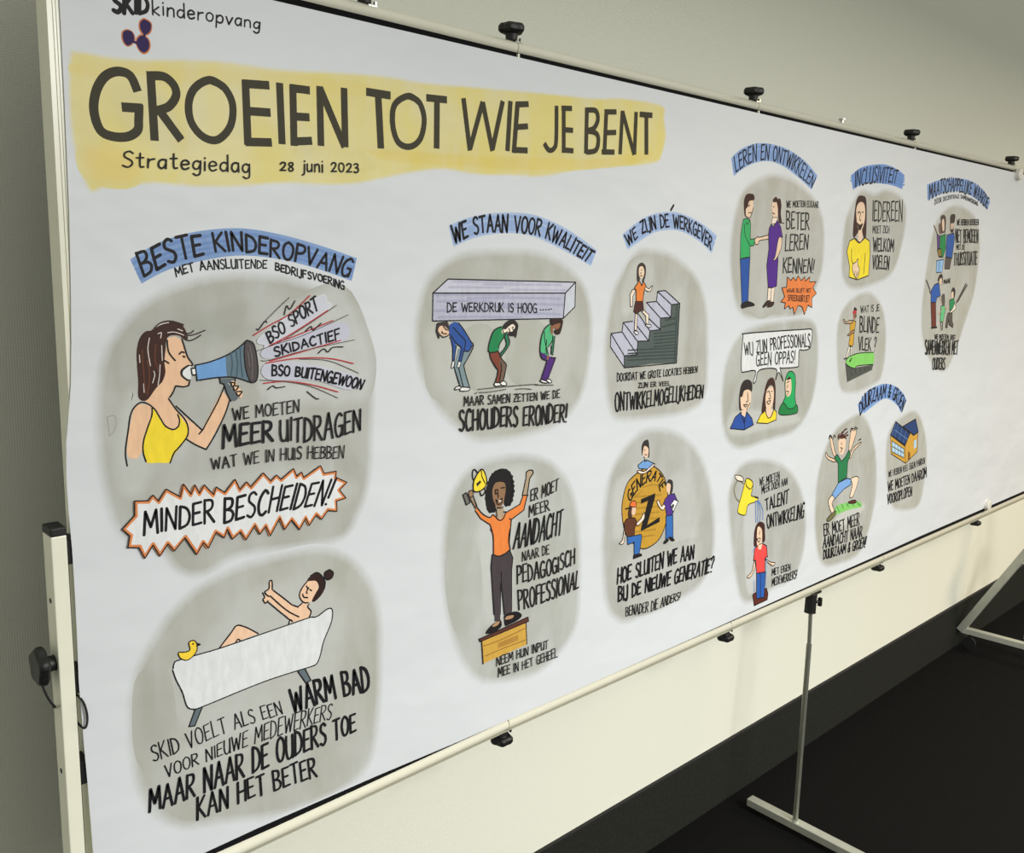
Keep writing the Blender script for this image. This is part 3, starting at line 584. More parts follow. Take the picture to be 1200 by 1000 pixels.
('B','#90a8d1',0.2,57.4,[9584,16453,9930,16581,10379,16674,10916,16726,11483,16716,12086,16586,12647,16386,13155,16159],[9698,16126,10036,16254,10457,16346,10931,16388,11429,16361,11917,16239,12470,16062,13002,15870]),
('B','#90a8d1',0.45,57.4,[9584,16453,9930,16581,10379,16674,10916,16726,11483,16716,12086,16586,12647,16386,13155,16159],[9698,16126,10036,16254,10457,16346,10931,16388,11429,16361,11917,16239,12470,16062,13002,15870]),
('B','#90a8d1',0.62,57.4,[9584,16453,9930,16581,10379,16674,10916,16726,11483,16716,12086,16586,12647,16386,13155,16159],[9698,16126,10036,16254,10457,16346,10931,16388,11429,16361,11917,16239,12470,16062,13002,15870]),
('B','#90a8d1',0.8,57.4,[9584,16453,9930,16581,10379,16674,10916,16726,11483,16716,12086,16586,12647,16386,13155,16159],[9698,16126,10036,16254,10457,16346,10931,16388,11429,16361,11917,16239,12470,16062,13002,15870]),
]),
('S','lettering','bold black capitals on the blue strip',[
('T','WE STAAN',48.9,[9706,16190,10226,16361,10861,16410],[9621,16467,10185,16617,10865,16704]),
('T','VOOR KWALITEIT',48.5,[11035,16404,11574,16374,12186,16213,12902,15936],[11023,16675,11559,16651,12168,16512,13095,16130]),
]),
('D','workload_drawing','grey-washed drawing of three bent people carrying a long grey beam',[
('W','#a8a9a0',1.0,207,[9848,15986,10787,16076,11816,16027,12737,15584,13066,14952,13076,14149,12887,13429,12330,12994,11557,12870,10522,12865,10031,13040,9465,13503,9100,14091,8970,14642,9028,15177,9241,15642]),
('W','#c9ccca',0.37,179,[9431,14898,12320,14969,12580,14492,12400,13710,11520,13590,9550,13708,9268,14355]),
('W','#aeb0a8',0.5,116,[9980,14671,10549,14721,10643,13839,10194,13872]),
('W','#b0b2aa',0.28,121,[11045,14777,11780,14754,11718,13915,11082,13957]),
]),
('S','beam','long grey block with the words DE WERKDRUK IS HOOG',[
('F','#c0c1d0',0,[9284,15393,9587,15615,12609,15571,12348,15375]),
('F','#b1b3c6',0,[9284,15393,12348,15375,12323,14919,9285,14951]),
('F','#c3c8d2',0,[12348,15375,12609,15571,12621,15125,12323,14919]),
('L','#a2a4bb',41.9,1,[9326,15361,10103,15364,10938,15342],0.0),
('L','#a2a4bb',43.8,1,[10016,15304,11069,15303,12229,15275],0.0),
('L','#a2a4bb',41.8,1,[9384,15261,9987,15262,10626,15239],0.0),
('L','#a2a4bb',44.8,1,[10817,15190,11539,15190,12308,15162],0.0),
('L','#a2a4bb',43.3,1,[9873,15153,10708,15148,11610,15117],0.0),
('L','#a2a4bb',41.6,1,[9332,15112,9845,15111,10385,15085],0.0),
('L','#a2a4bb',45.1,1,[11082,15025,11649,15023,12247,14993],0.0),
('L','#a2a4bb',42.7,1,[9418,15010,10311,14998,11282,14959],0.0),
('L','#aeafc2',33.9,1,[9716,15576,11252,15571],0.0),
('L','#aeafc2',35.1,1,[10368,15533,12214,15524],0.0),
('L','#aeafc2',33.5,1,[9604,15489,10805,15478],0.0),
('L','#aeafc2',35.8,1,[10998,15441,12436,15426],0.0),
('L','#1b1a1c',20.9,0,[9587,15615,9284,15393,9285,14951,12323,14919,12621,15125,12609,15571,9587,15615],0.0),
('L','#1b1a1c',21.4,0,[9284,15393,12348,15375,12609,15571],0.0),
('L','#1b1a1c',22.5,0,[12348,15375,12323,14919],0.0),
('T','DE WERKDRUK IS HOOG',22.9,[9586,15086,10570,15077,11632,15033],[9582,15234,10565,15222,11623,15200]),
('L','#1b1a1c',21.9,0,[11714,15086,11735,15086],0.0),
('L','#1b1a1c',22.0,0,[11783,15085,11804,15085],0.0),
('L','#1b1a1c',22.1,0,[11853,15086,11873,15086],0.0),
('L','#1b1a1c',22.1,0,[11922,15087,11943,15087],0.0),
('L','#1b1a1c',22.2,0,[11985,15096,12006,15096],0.0),
]),
('S','bent_man','man in a blue shirt bent under the beam',[
('F','#e0bea2',1,[9424,14857,9520,14874,9629,14809,9646,14725,9560,14701,9453,14732,9398,14803]),
('F','#7a8e94',0,[9838,14480,10153,14529,9958,14190,10081,13837,9912,13850,9755,14188]),
('F','#2d5299',1,[9645,14878,9734,14923,9826,14900,9939,14799,10094,14610,10134,14537,10062,14441,9969,14438,9911,14504,9762,14595,9650,14697,9620,14823]),
('F','#2d5299',0,[9651,14683,9762,14595,9792,14496,9752,14287,9716,14289,9711,14472]),
('F','#2d5299',0,[9890,14604,9984,14558,9900,14264,9835,14282,9875,14464]),
('L','#1b1a1c',20.4,1,[9651,14683,9709,14542,9716,14289],0.0),
('L','#1b1a1c',20.5,1,[9791,14538,9767,14399,9752,14287],0.0),
('L','#1b1a1c',20.5,1,[9719,14834,9887,14688,9982,14600,9967,14488,9900,14264],0.0),
('L','#1b1a1c',20.5,1,[9668,14711,9780,14581,9902,14491,9887,14393,9844,14275],0.0),
('L','#1b1a1c',20.6,1,[9826,14907,9939,14799,10094,14603,10163,14521,10083,14368,9957,14204],0.0),
('L','#1b1a1c',20.9,1,[9958,14197,10019,14014,10101,13821],0.0),
('L','#1b1a1c',20.7,1,[9745,14203,9814,14028,9884,13852],0.0),
('L','#1b1a1c',20.8,0,[9847,14168,9959,13839],0.0),
('L','#1b1a1c',20.7,1,[10134,14523,10062,14433,9969,14438],0.0),
('F','#3a3332',1,[9363,14831,9396,14912,9466,14931,9591,14921,9638,14822,9611,14810,9521,14868,9432,14863,9398,14803,9435,14733,9419,14665,9383,14707]),
('L','#2b2526',20.0,1,[9371,14858,9396,14912,9590,14927],0.0),
('L','#2b2526',20.0,1,[9371,14858,9364,14777,9419,14672],0.0),
('L','#2b2526',20.1,1,[9435,14733,9507,14682,9614,14713,9635,14740],0.0),
('L','#2b2526',20.1,1,[9470,14759,9524,14741,9577,14739],0.0),
('L','#2b2526',20.0,0,[9478,14780,9487,14772],0.0),
('L','#2b2526',20.1,1,[9503,14868,9558,14811,9612,14796],0.0),
('F','#e6e6e4',1,[9716,14275,9753,14273,9737,14189,9692,14171,9699,14234]),
('L','#1b1a1c',14.1,5,[9716,14275,9753,14273,9737,14189,9692,14171,9699,14234],0),
('F','#e6e6e4',1,[9844,14268,9891,14258,9865,14181,9819,14177,9831,14226]),
('L','#1b1a1c',14.2,5,[9844,14268,9891,14258,9865,14181,9819,14177,9831,14226],0),
('F','#dddddd',1,[9886,13795,9913,13836,10044,13826,10111,13806,10065,13766,9915,13771]),
('L','#1b1a1c',18.8,5,[9886,13795,9913,13836,10044,13826,10111,13806,10065,13766,9915,13771],0),
('F','#dddddd',1,[9769,13818,9819,13857,9894,13851,9895,13815,9802,13804]),
('L','#1b1a1c',18.6,5,[9769,13818,9819,13857,9894,13851,9895,13815,9802,13804],0),
]),
('S','bent_woman','woman in a green shirt and brown trousers bent under the beam',[
('F','#7a4030',1,[10533,14389,10719,14401,10804,14272,10920,14162,10914,14073,10862,13853,10681,13866,10734,14055,10628,14208,10546,14301]),
('F','#6d5a4c',1,[10805,14257,10920,14162,10914,14073,10862,13853,10772,13859,10804,14050,10767,14200]),
('F','#1f7f4c',1,[10781,14818,10626,14762,10534,14606,10502,14419,10621,14387,10729,14408,10735,14496,10850,14623,10926,14708,10821,14814]),
('F','#2c7a55',0,[10847,14681,10927,14693,10975,14529,10996,14499,10803,14302,10771,14347,10915,14502]),
('F','#e8dccb',1,[10803,14785,10922,14796,10981,14838,11103,14849,11147,14774,11047,14718,10905,14723,10806,14698]),
('F','#2c2726',1,[10803,14785,10859,14871,10977,14926,11099,14916,11181,14832,11169,14744,11134,14612,11092,14643,10990,14647,10947,14707,11047,14718,11105,14805,11041,14851,10942,14810,10883,14768]),
('L','#1b1a1c',21.2,1,[10781,14818,10626,14762,10534,14606,10499,14412,10621,14384,10729,14405],0.0),
('L','#1b1a1c',21.4,1,[10737,14452,10754,14524,10887,14680],0.0),
('L','#1b1a1c',21.4,1,[10848,14667,10915,14502,10771,14347],0.0),
('L','#1b1a1c',21.5,1,[10928,14679,10985,14514,10803,14309],0.0),
('L','#1b1a1c',21.4,1,[10533,14381,10556,14286,10671,14132,10734,14055,10681,13866],0.0),
('L','#1b1a1c',21.6,1,[10730,14394,10804,14272,10920,14162,10914,14073,10862,13853],0.0),
('L','#1b1a1c',21.6,0,[10798,14199,10813,14079,10772,13859],0.0),
('L','#1b1a1c',21.3,1,[10803,14785,10846,14696,10926,14723],0.0),
('L','#1b1a1c',21.5,1,[10963,14780,10986,14721,11047,14718,11106,14775],0.0),
('L','#1b1a1c',21.5,0,[11034,14793,11064,14799],0.0),
('L','#1b1a1c',21.5,0,[11045,14770,11066,14755],0.0),
('F','#e6e6e4',1,[10653,13824,10682,13859,10802,13842,10814,13804,10704,13793]),
('L','#1b1a1c',20.9,5,[10653,13824,10682,13859,10802,13842,10814,13804,10704,13793],0),
('F','#e6e6e4',1,[10792,13843,10882,13874,10945,13817,10936,13795,10845,13797]),
('L','#1b1a1c',21.0,5,[10792,13843,10882,13874,10945,13817,10936,13795,10845,13797],0),
]),
('S','bent_child','child in a light green shirt and purple trousers under the beam',[
('F','#4b2a72',1,[11749,14343,11826,14324,11939,14257,12119,14216,12133,14169,12063,14032,11964,13820,11798,13847,11865,14013,11924,14149,11799,14218]),
('F','#4fae79',1,[11962,14825,11845,14752,11767,14602,11748,14359,11871,14307,11910,14382,12035,14515,12050,14638,11981,14686]),
('F','#4fae79',0,[11809,14631,11901,14551,11961,14271,11883,14275,11819,14447]),
('F','#2c7a55',0,[12063,14606,12107,14605,12072,14265,12037,14283]),
('F','#8b5f45',1,[11995,14808,12103,14851,12260,14847,12266,14754,12156,14726,12065,14745,12049,14653,12005,14639,11988,14747]),
('F','#32221f',1,[11978,14916,12279,14908,12288,14769,12228,14639,12116,14643,12090,14713,12199,14740,12239,14832,12105,14820,12018,14800]),
('F','#8b5f45',0,[11917,14258,11984,14254,11955,14179,11922,14180]),
('L','#1b1a1c',20.6,1,[11962,14825,11845,14752,11767,14602,11741,14359,11799,14218,11922,14173],0.0),
('L','#1b1a1c',20.7,1,[11827,14691,11859,14507,11961,14271],0.0),
('L','#1b1a1c',20.7,1,[11901,14551,11887,14398,11916,14289],0.0),
('L','#1b1a1c',20.8,1,[12051,14622,12035,14515,11930,14412],0.0),
('L','#1b1a1c',20.9,0,[12107,14605,12072,14265],0.0),
('L','#1b1a1c',20.9,0,[12028,14438,12037,14283],0.0),
('L','#1b1a1c',21.0,1,[12030,14221,12131,14208,12133,14169,11964,13820],0.0),
('L','#1b1a1c',20.9,0,[11924,14149,11798,13839],0.0),
('L','#1b1a1c',20.6,0,[11978,14916,12018,14800],0.0),
('F','#e6e6e4',1,[11772,13810,11810,13831,11944,13790,11946,13759,11857,13773]),
('L','#1b1a1c',20.3,5,[11772,13810,11810,13831,11944,13790,11946,13759,11857,13773],0),
('F','#e6e6e4',1,[11920,13823,12009,13825,12074,13773,12013,13757]),
('L','#1b1a1c',20.4,5,[11920,13823,12009,13825,12074,13773,12013,13757],0),
('L','#55524c',17.0,1,[10293,13774,10947,13772,11597,13761,11727,13747],0.0),
('L','#55524c',17.6,0,[11662,13746,12116,13710],0.0),
('L','#55524c',16.6,1,[10315,13720,10529,13707,10929,13725],0.0),
('L','#55524c',17.2,1,[11176,13706,11365,13702,11558,13676],0.0),
('L','#1b1a1c',16.4,1,[10257,13715,10219,13710],0.0),
]),
('S','lettering','black words MAAR SAMEN ZETTEN WE DE SCHOUDERS ERONDER!',[
('T','MAAR SAMEN ZETTEN WE DE',21.4,[9983,13516,10750,13493,11630,13467,12303,13462],[9978,13676,10744,13648,11623,13604,12293,13620]),
('T','SCHOUDERS ERONDER!',41.5,[9893,13090,10916,13070,11495,13023,12523,12989],[9882,13446,10901,13419,11516,13377,12522,13331]),
]),
('D','trophy_drawing','grey-washed drawing of a woman holding up a golden cup on a box',[
('W','#a9aba5',1.0,216,[10340,12451,11149,12497,12029,12302,12639,11804,12983,10982,13119,9728,13080,8840,12617,8337,11917,8101,10907,8276,10480,8460,10058,8997,9741,9879,9603,10838,9674,11728,9923,12210]),
('W','#cdd1d0',0.43,161,[10547,12194,11372,12263,11710,12024,11211,11141,11271,9819,10649,9483,10391,10982]),
('W','#a8aaa3',0.4,127,[9769,10955,10291,11002,10436,9701,10043,9483,9790,10179]),
]),
('S','woman_figure','woman with curly black hair in an orange top with raised arms',[
('F','#a7957c',0,[11517,12164,11570,12188,11680,12164,11695,12090,11621,12037,11573,11706,11451,11742,11495,11943,11516,12052]),
('F','#96795a',0,[10131,11998,10198,12026,10239,11966,10222,11893,10347,11688,10308,11664,10164,11887]),
('F','#e08140',0,[10317,11693,10461,11545,10646,11458,10736,11497,10906,11372,11068,11486,11384,11576,11452,11734,11573,11706,11487,11446,11181,11323,11165,10738,11018,10695,10872,10694,10755,10747,10752,10989,10708,11156,10661,11322,10434,11473,10299,11635]),
('F','#a7957c',0,[10804,11595,10970,11583,11027,11478,10947,11381,10842,11415,10777,11490]),
('F','#8c6c50',1,[10753,12086,10981,12052,11030,11888,11006,11703,10897,11587,10813,11617,10716,11751,10698,11940]),
('F','#1d1b1c',1,[10826,12292,10992,12277,11121,12188,11192,12021,11212,11812,11147,11616,11020,11621,10997,11689,11030,11888,11002,12033,10876,12083,10754,12071,10687,11957,10704,11784,10771,11648,10775,11553,10632,11562,10566,11698,10539,11888,10592,12080,10667,12222]),
('L','#1b1a1c',25.2,5,[10826,12292,10992,12277,11121,12188,11192,12021,11212,11812,11147,11616,11020,11621,10997,11689,11030,11888,11002,12033,10876,12083,10754,12071,10687,11957,10704,11784,10771,11648,10775,11553,10632,11562,10566,11698,10539,11888,10592,12080,10667,12222],0),
('L','#1d1b1c',65.2,0,[10756,12263,10760,12263],0.0),
('L','#1d1b1c',65.0,0,[10687,12227,10691,12227],0.0),
('L','#1d1b1c',65.0,0,[10639,12165,10643,12164],0.0),
('L','#1d1b1c',65.0,0,[10591,12095,10595,12095],0.0),
('L','#1d1b1c',65.1,0,[10570,12006,10574,12005],0.0),
('L','#1d1b1c',65.2,0,[10558,11916,10562,11915],0.0),
('L','#1d1b1c',65.3,0,[10551,11824,10555,11823],0.0),
('L','#1d1b1c',65.5,0,[10575,11712,10579,11711],0.0),
('L','#1d1b1c',65.7,0,[10599,11630,10603,11629],0.0),
('L','#1d1b1c',66.0,0,[10652,11566,10656,11566],0.0),
('L','#1d1b1c',66.3,0,[10754,11557,10758,11556],0.0),
('L','#1d1b1c',65.6,0,[10909,12273,10913,12272],0.0),
('L','#1d1b1c',65.8,0,[11003,12260,11007,12259],0.0),
('L','#1d1b1c',66.2,0,[11089,12201,11093,12200],0.0),
('L','#1d1b1c',66.5,0,[11156,12120,11160,12120],0.0),
('L','#1d1b1c',66.7,0,[11188,12021,11192,12021],0.0),
('L','#1d1b1c',66.9,0,[11200,11940,11204,11940],0.0),
('L','#1d1b1c',67.1,0,[11211,11844,11215,11843],0.0),
('L','#1d1b1c',67.2,0,[11193,11767,11197,11767],0.0),
('L','#1d1b1c',67.2,0,[11176,11683,11180,11682],0.0),
('L','#1d1b1c',67.2,0,[11126,11620,11130,11619],0.0),
('L','#1d1b1c',67.0,0,[11042,11618,11046,11617],0.0),
('L','#2b1f1a',24.6,1,[10759,11930,10821,11936,10824,11858],0.0),
('L','#2b1f1a',24.6,1,[10769,11944,10772,11866,10823,11873,10837,11793],0.0),
('L','#2b1f1a',24.7,1,[10902,11955,10985,11950],0.0),
('L','#2b1f1a',24.7,1,[10787,11754,10860,11719,10931,11762,10914,11671,10832,11669,10787,11754],0.0),
('F','#e5ddd6',0,[10829,11732,10922,11732,10892,11698]),
('L','#1b1a1c',21.6,0,[11517,12164,11516,12052,11440,11744],0.0),
('L','#1b1a1c',21.8,0,[11694,12106,11611,12022,11562,11708],0.0),
('L','#1b1a1c',21.8,0,[11441,11736,11583,11713],0.0),
('L','#1b1a1c',21.6,0,[11452,11726,11384,11576,11068,11486,10984,11501],0.0),
('L','#1b1a1c',21.8,0,[11562,11700,11487,11446,11181,11323,11138,11347],0.0),
('L','#1b1a1c',21.8,1,[11181,11323,11168,11149,11147,10911],0.0),
('L','#1b1a1c',21.4,1,[10661,11322,10729,11152,10757,10972],0.0),
('L','#1b1a1c',21.4,1,[10778,11458,10875,11370,10969,11369,11037,11476],0.0),
('L','#1b1a1c',21.1,1,[10778,11458,10715,11497,10646,11458,10471,11559,10316,11724],0.0),
('L','#1b1a1c',21.0,0,[10299,11643,10434,11473,10661,11322],0.0),
('L','#1b1a1c',21.7,1,[11528,12162,11592,12185,11680,12164,11694,12106],0.0),
('L','#1b1a1c',21.3,0,[10804,11579,10820,11451],0.0),
('L','#1b1a1c',21.3,1,[10813,11609,10897,11587,10969,11598],0.0),
('L','#1b1a1c',20.6,0,[10164,11887,10308,11672],0.0),
('L','#1b1a1c',20.7,0,[10240,11920,10336,11721],0.0),
]),
('S','gold_cup','yellow cup with two handles and a grey foot',[
('L','#1b1a1c',27.2,1,[10325,12317,10264,12379,10216,12355,10220,12242,10251,12192],0.0),
('L','#1b1a1c',27.7,1,[10504,12016,10517,11937,10439,11888,10397,11956],0.0),
('F','#ecd43a',1,[10422,12364,10504,12276,10549,12132,10523,12044,10396,11979,10257,12001,10243,12148,10307,12274]),
('L','#1b1a1c',26.0,5,[10422,12364,10504,12276,10549,12132,10523,12044,10396,11979,10257,12001,10243,12148,10307,12274],0),
('F','#2b2724',0,[10302,12123,10389,12171,10420,12136,10324,12067]),
('L','#1b1a1c',22.3,1,[10412,12343,10436,12225,10521,12090],0.0),
('F','#6a6a66',0,[10007,11973,10083,11998,10176,11809,10090,11778]),
('L','#1b1a1c',21.3,4,[10007,11973,10083,11998,10176,11809,10090,11778],0),
('F','#96795a',1,[10131,11983,10188,12027,10238,11981,10231,11922,10173,11901]),
('L','#1b1a1c',18.3,5,[10131,11983,10188,12027,10238,11981,10231,11922,10173,11901],0),
]),
('S','trousers','dark trousers and black shoes',[
('F','#433c40',0,[10734,10754,10893,10689,11165,10746,11246,10599,11225,10358,11265,9488,11079,9535,10978,10152,10971,9563,10822,9601,10713,10519]),
('L','#1b1a1c',23.6,1,[10755,10750,10872,10697,11018,10695,11164,10754],0.0),
('L','#1b1a1c',24.1,0,[11165,10746,11247,10582,11225,10358,11262,9555],0.0),
('L','#1b1a1c',23.7,0,[10734,10754,10712,10535,10822,9601],0.0),
('L','#1b1a1c',24.1,0,[10978,9561,10957,10157],0.0),
('L','#1b1a1c',24.1,0,[10968,10382,10978,10152,11079,9535],0.0),
('L','#1b1a1c',23.2,1,[10674,11241,10741,11102,10762,10749],0.0),
('L','#1b1a1c',23.7,1,[11157,11151,11134,10962,11175,10760],0.0),
('F','#433c40',0,[10809,9932,10957,9896,10982,9428,10847,9463]),
('F','#433c40',0,[11032,9877,11248,9825,11262,9501,11111,9501]),
('F','#1b191b',1,[10639,9289,10757,9391,10951,9446,11003,9403,11006,9325,10933,9286,10811,9261]),
('L','#1b1a1c',16.7,5,[10639,9289,10757,9391,10951,9446,11003,9403,11006,9325,10933,9286,10811,9261],0),
('F','#1b191b',1,[11098,9514,11274,9527,11429,9487,11524,9394,11411,9335,11208,9310,11119,9314,11089,9439]),
('L','#1b1a1c',17.0,5,[11098,9514,11274,9527,11429,9487,11524,9394,11411,9335,11208,9310,11119,9314,11089,9439],0),
('F','#a98564',1,[10781,9385,10878,9436,10964,9432,10929,9374,10831,9362]),
('F','#a98564',1,[11101,9445,11150,9481,11315,9458,11279,9408,11127,9419]),
]),
('S','wooden_box','yellow-brown wooden box',[
('F','#c39b45',0,[10523,9177,11663,9219,11686,8772,10588,8716]),
('F','#5a3329',0,[10473,9220,11697,9323,11715,9235,10499,9165]),
('F','#a97f3b',0,[10944,9011,11451,9038,11469,8923,10936,8916]),
('L','#1b1a1c',22.6,0,[10473,9220,11697,9323,11715,9235,10499,9165,10473,9220],0.0),
('L','#1b1a1c',22.4,0,[10535,9164,10588,8710],0.0),
('L','#1b1a1c',23.4,0,[11650,9222,11691,8781],0.0),
('L','#8a6630',17.1,1,[10575,9057,11017,9059,11629,9118],0.0),
('L','#8a6630',17.2,1,[10631,8848,11025,8871,11641,8875],0.0),
]),
('S','lettering','black lettering about attention for the educational professional',[
('T','ER MOET',23.1,[11655,11596,12068,11627,12364,11688],[11644,11808,12009,11866,12373,11918]),
('T','MEER',23.1,[11627,11292,12165,11321],[11615,11513,12119,11533]),
('T','AANDACHT',41.6,[11253,10765,11800,10744,12524,10800],[11320,11233,11775,11210,12537,11280]),
('T','NAAR DE',20.2,[11494,10464,12206,10465],[11485,10644,12182,10668]),
('T','PEDAGOGISCH',36.1,[11388,10056,12253,10026,12938,10125],[11359,10419,12234,10353,12917,10444]),
('T','PROFESSIONAL',38.3,[11452,9529,12282,9522,13087,9582],[11410,9916,12259,9916,13107,9945]),
('T','NEEM HUN INPUT',20.9,[10925,8566,11552,8559,12280,8532],[10918,8745,11543,8732,12270,8710]),
('T','MEE IN HET GEHEEL',21.2,[10977,8333,11697,8293,12563,8263],[10969,8523,11688,8469,12536,8469]),
]),
('D','blue_banner_heading','blue curved heading strip reading WE ZIJN DE WERKGEVER',[
('R','#a3b7d8',[13859,16470,14214,16683,14652,16870,15174,16959,15601,16964,16085,16877,16525,16747,16980,16564],[14049,16190,14385,16357,14830,16541,15331,16615,15736,16594,16129,16497,16471,16375,16837,16187]),
('B','#90a8d1',0.2,57.3,[13859,16470,14214,16683,14652,16870,15174,16959,15601,16964,16085,16877,16525,16747,16980,16564],[14049,16190,14385,16357,14830,16541,15331,16615,15736,16594,16129,16497,16471,16375,16837,16187]),
('B','#90a8d1',0.45,57.3,[13859,16470,14214,16683,14652,16870,15174,16959,15601,16964,16085,16877,16525,16747,16980,16564],[14049,16190,14385,16357,14830,16541,15331,16615,15736,16594,16129,16497,16471,16375,16837,16187]),
('B','#90a8d1',0.62,57.3,[13859,16470,14214,16683,14652,16870,15174,16959,15601,16964,16085,16877,16525,16747,16980,16564],[14049,16190,14385,16357,14830,16541,15331,16615,15736,16594,16129,16497,16471,16375,16837,16187]),
('B','#90a8d1',0.8,57.3,[13859,16470,14214,16683,14652,16870,15174,16959,15601,16964,16085,16877,16525,16747,16980,16564],[14049,16190,14385,16357,14830,16541,15331,16615,15736,16594,16129,16497,16471,16375,16837,16187]),
('L','#1b1a1c',52.9,0,[15320,17003,15401,17098],0.0),
]),
('S','lettering','bold black capitals on the blue strip',[
('T','WE ZIJN DE WERKGEVER',46.7,[14057,16260,14457,16501,14968,16636,15479,16666,15891,16618,16292,16493,16787,16260],[13929,16455,14406,16744,14884,16882,15450,16929,15927,16860,16360,16750,16823,16511]),
]),
('D','stairs_drawing','grey-washed drawing of a woman walking up a grey staircase',[
('W','#a6a69d',1.0,210,[14296,16112,14822,16190,15532,16071,16313,15681,16761,15051,16962,13938,16939,13092,16341,12825,15299,12815,14057,12885,13746,13189,13558,13957,13568,14778,13759,15506]),
('W','#ccd0ce',0.37,116,[14184,15914,14705,16005,14881,15589,14142,14928,13932,15261]),
('W','#c6c9c7',0.31,124,[14974,14652,15895,15417,16077,13804,15069,13690]),
]),
('S','staircase','grey five-step staircase',[
('F','#4f5a58',0,[14118,14142,14515,14144,14508,14410,14879,14417,14878,14607,15222,14618,15216,14855,15550,14858,15540,15119,15822,15138,15844,13900,14962,13928,14139,13899]),
('F','#b5b7c8',0,[13680,14594,14010,14615,14028,14798,14332,14811,14336,14963,14474,14960,14737,14778,14716,15175,15036,15193,15052,15393,15305,15409,15822,15138,15540,15119,15550,14858,15216,14855,15222,14618,14878,14607,14862,14406,14508,14410,14515,14144,14118,14142,14139,13899,13684,14337]),
('L','#3a4442',29.5,1,[15010,14546,15752,14566],0.0),
('L','#3a4442',29.6,1,[15017,14479,15759,14497],0.0),
('L','#3a4442',29.6,1,[15024,14411,15767,14427],0.0),
('L','#3a4442',29.7,1,[15030,14343,15775,14357],0.0),
('L','#3a4442',29.7,1,[15037,14275,15782,14287],0.0),
('L','#3a4442',29.3,1,[14228,14246,15790,14217],0.0),
('L','#3a4442',29.4,1,[14234,14180,15798,14147],0.0),
('L','#3a4442',29.4,1,[14240,14114,15805,14077],0.0),
('L','#3a4442',29.5,1,[14246,14047,15813,14007],0.0),
('L','#3b4643',43.3,0,[15387,14806,15721,14843],0.0),
('L','#3b4643',43.3,0,[15290,14672,15696,14729],0.0),
('L','#3b4643',43.9,0,[15732,15094,15779,13962],0.0),
('L','#1b1a1c',22.5,0,[13680,14594,14118,14142,14138,13910,13684,14337,13680,14594],0.0),
('L','#1b1a1c',22.6,0,[13680,14594,14010,14615,14515,14144,14118,14142],0.0),
('L','#1b1a1c',22.7,0,[14010,14615,14028,14798,14508,14410,14515,14144],0.0),
('L','#1b1a1c',22.5,0,[14028,14798,14315,14812],0.0),
('L','#1b1a1c',22.9,0,[14369,14788,14862,14406,14508,14410],0.0),
('L','#1b1a1c',23.0,0,[14474,14960,14878,14607,14862,14406],0.0),
('L','#1b1a1c',23.1,0,[14716,15175,15197,14855,15222,14618,14878,14607],0.0),
('L','#1b1a1c',23.1,0,[14716,15175,15036,15193,15550,14858,15216,14855],0.0),
('L','#1b1a1c',23.2,0,[15036,15193,15052,15393,15540,15119,15550,14858],0.0),
('L','#1b1a1c',23.3,0,[15052,15393,15305,15409,15822,15138,15540,15119],0.0),
('L','#1b1a1c',23.6,0,[15822,15138,15844,13900,14139,13903],0.0),
('L','#1b1a1c',23.2,0,[14724,14911,15222,14618],0.0),
]),
('S','woman_figure','woman in an orange shirt and brown skirt',[
('F','#e2c8ad',1,[14424,15869,14562,15870,14609,15742,14514,15644,14421,15719]),
('F','#3b332e',1,[14371,15889,14485,15955,14612,15893,14637,15742,14589,15590,14537,15590,14590,15763,14527,15881,14425,15858,14419,15740,14465,15622,14381,15590,14359,15761]),
('F','#e6d6c4',0,[14258,15439,14183,15332,14221,15100,14282,15099,14272,15289,14356,15417]),
('L','#1b1a1c',16.6,4,[14258,15439,14183,15332,14221,15100,14282,15099,14272,15289,14356,15417],0),
('F','#e6d6c4',0,[14632,15503,14762,15438,14851,15499,14879,15503,14819,15394,14731,15390,14603,15438]),
('L','#1b1a1c',16.8,4,[14632,15503,14762,15438,14851,15499,14879,15503,14819,15394,14731,15390,14603,15438],0),
('F','#dd7e3a',0,[14417,15579,14449,15600,14528,15503,14572,15590,14667,15503,14621,15438,14592,15373,14591,15199,14383,15201,14363,15417,14308,15461]),
('F','#4a2521',0,[14366,15201,14591,15199,14634,15045,14405,14958,14325,15007]),
('L','#1b1a1c',16.8,4,[14366,15201,14591,15199,14634,15045,14405,14958,14325,15007],0),
('F','#e6d6c4',0,[14377,14958,14447,14957,14452,14632,14383,14635]),
('L','#1b1a1c',16.9,4,[14377,14958,14447,14957,14452,14632,14383,14635],0),
('F','#e6d6c4',0,[14575,15002,14643,15023,14811,14931,14812,14732,14739,14756,14718,14900]),
('L','#1b1a1c',17.0,4,[14575,15002,14643,15023,14811,14931,14812,14732,14739,14756,14718,14900],0),
('F','#cfd0d0',1,[14367,14613,14472,14610,14511,14564,14443,14545]),
('L','#1b1a1c',17.0,5,[14367,14613,14472,14610,14511,14564,14443,14545],0),
('F','#cfd0d0',1,[14713,14735,14884,14730,14896,14685,14818,14676]),
('L','#1b1a1c',17.2,5,[14713,14735,14884,14730,14896,14685,14818,14676],0),
('L','#1b1a1c',18.6,0,[14417,15579,14308,15461,14363,15417,14383,15201],0.0),
('L','#1b1a1c',18.7,0,[14572,15590,14667,15503,14621,15438,14591,15199],0.0),
('L','#1b1a1c',18.6,0,[14449,15600,14528,15503,14572,15590],0.0),
('L','#1b1a1c',18.5,0,[14486,15762,14471,15740],0.0),
('L','#1b1a1c',18.5,0,[14475,15697,14526,15702],0.0),
('L','#1b1a1c',18.5,0,[14491,15816,14506,15812],0.0),
]),
('S','lettering','black words about many development opportunities',[
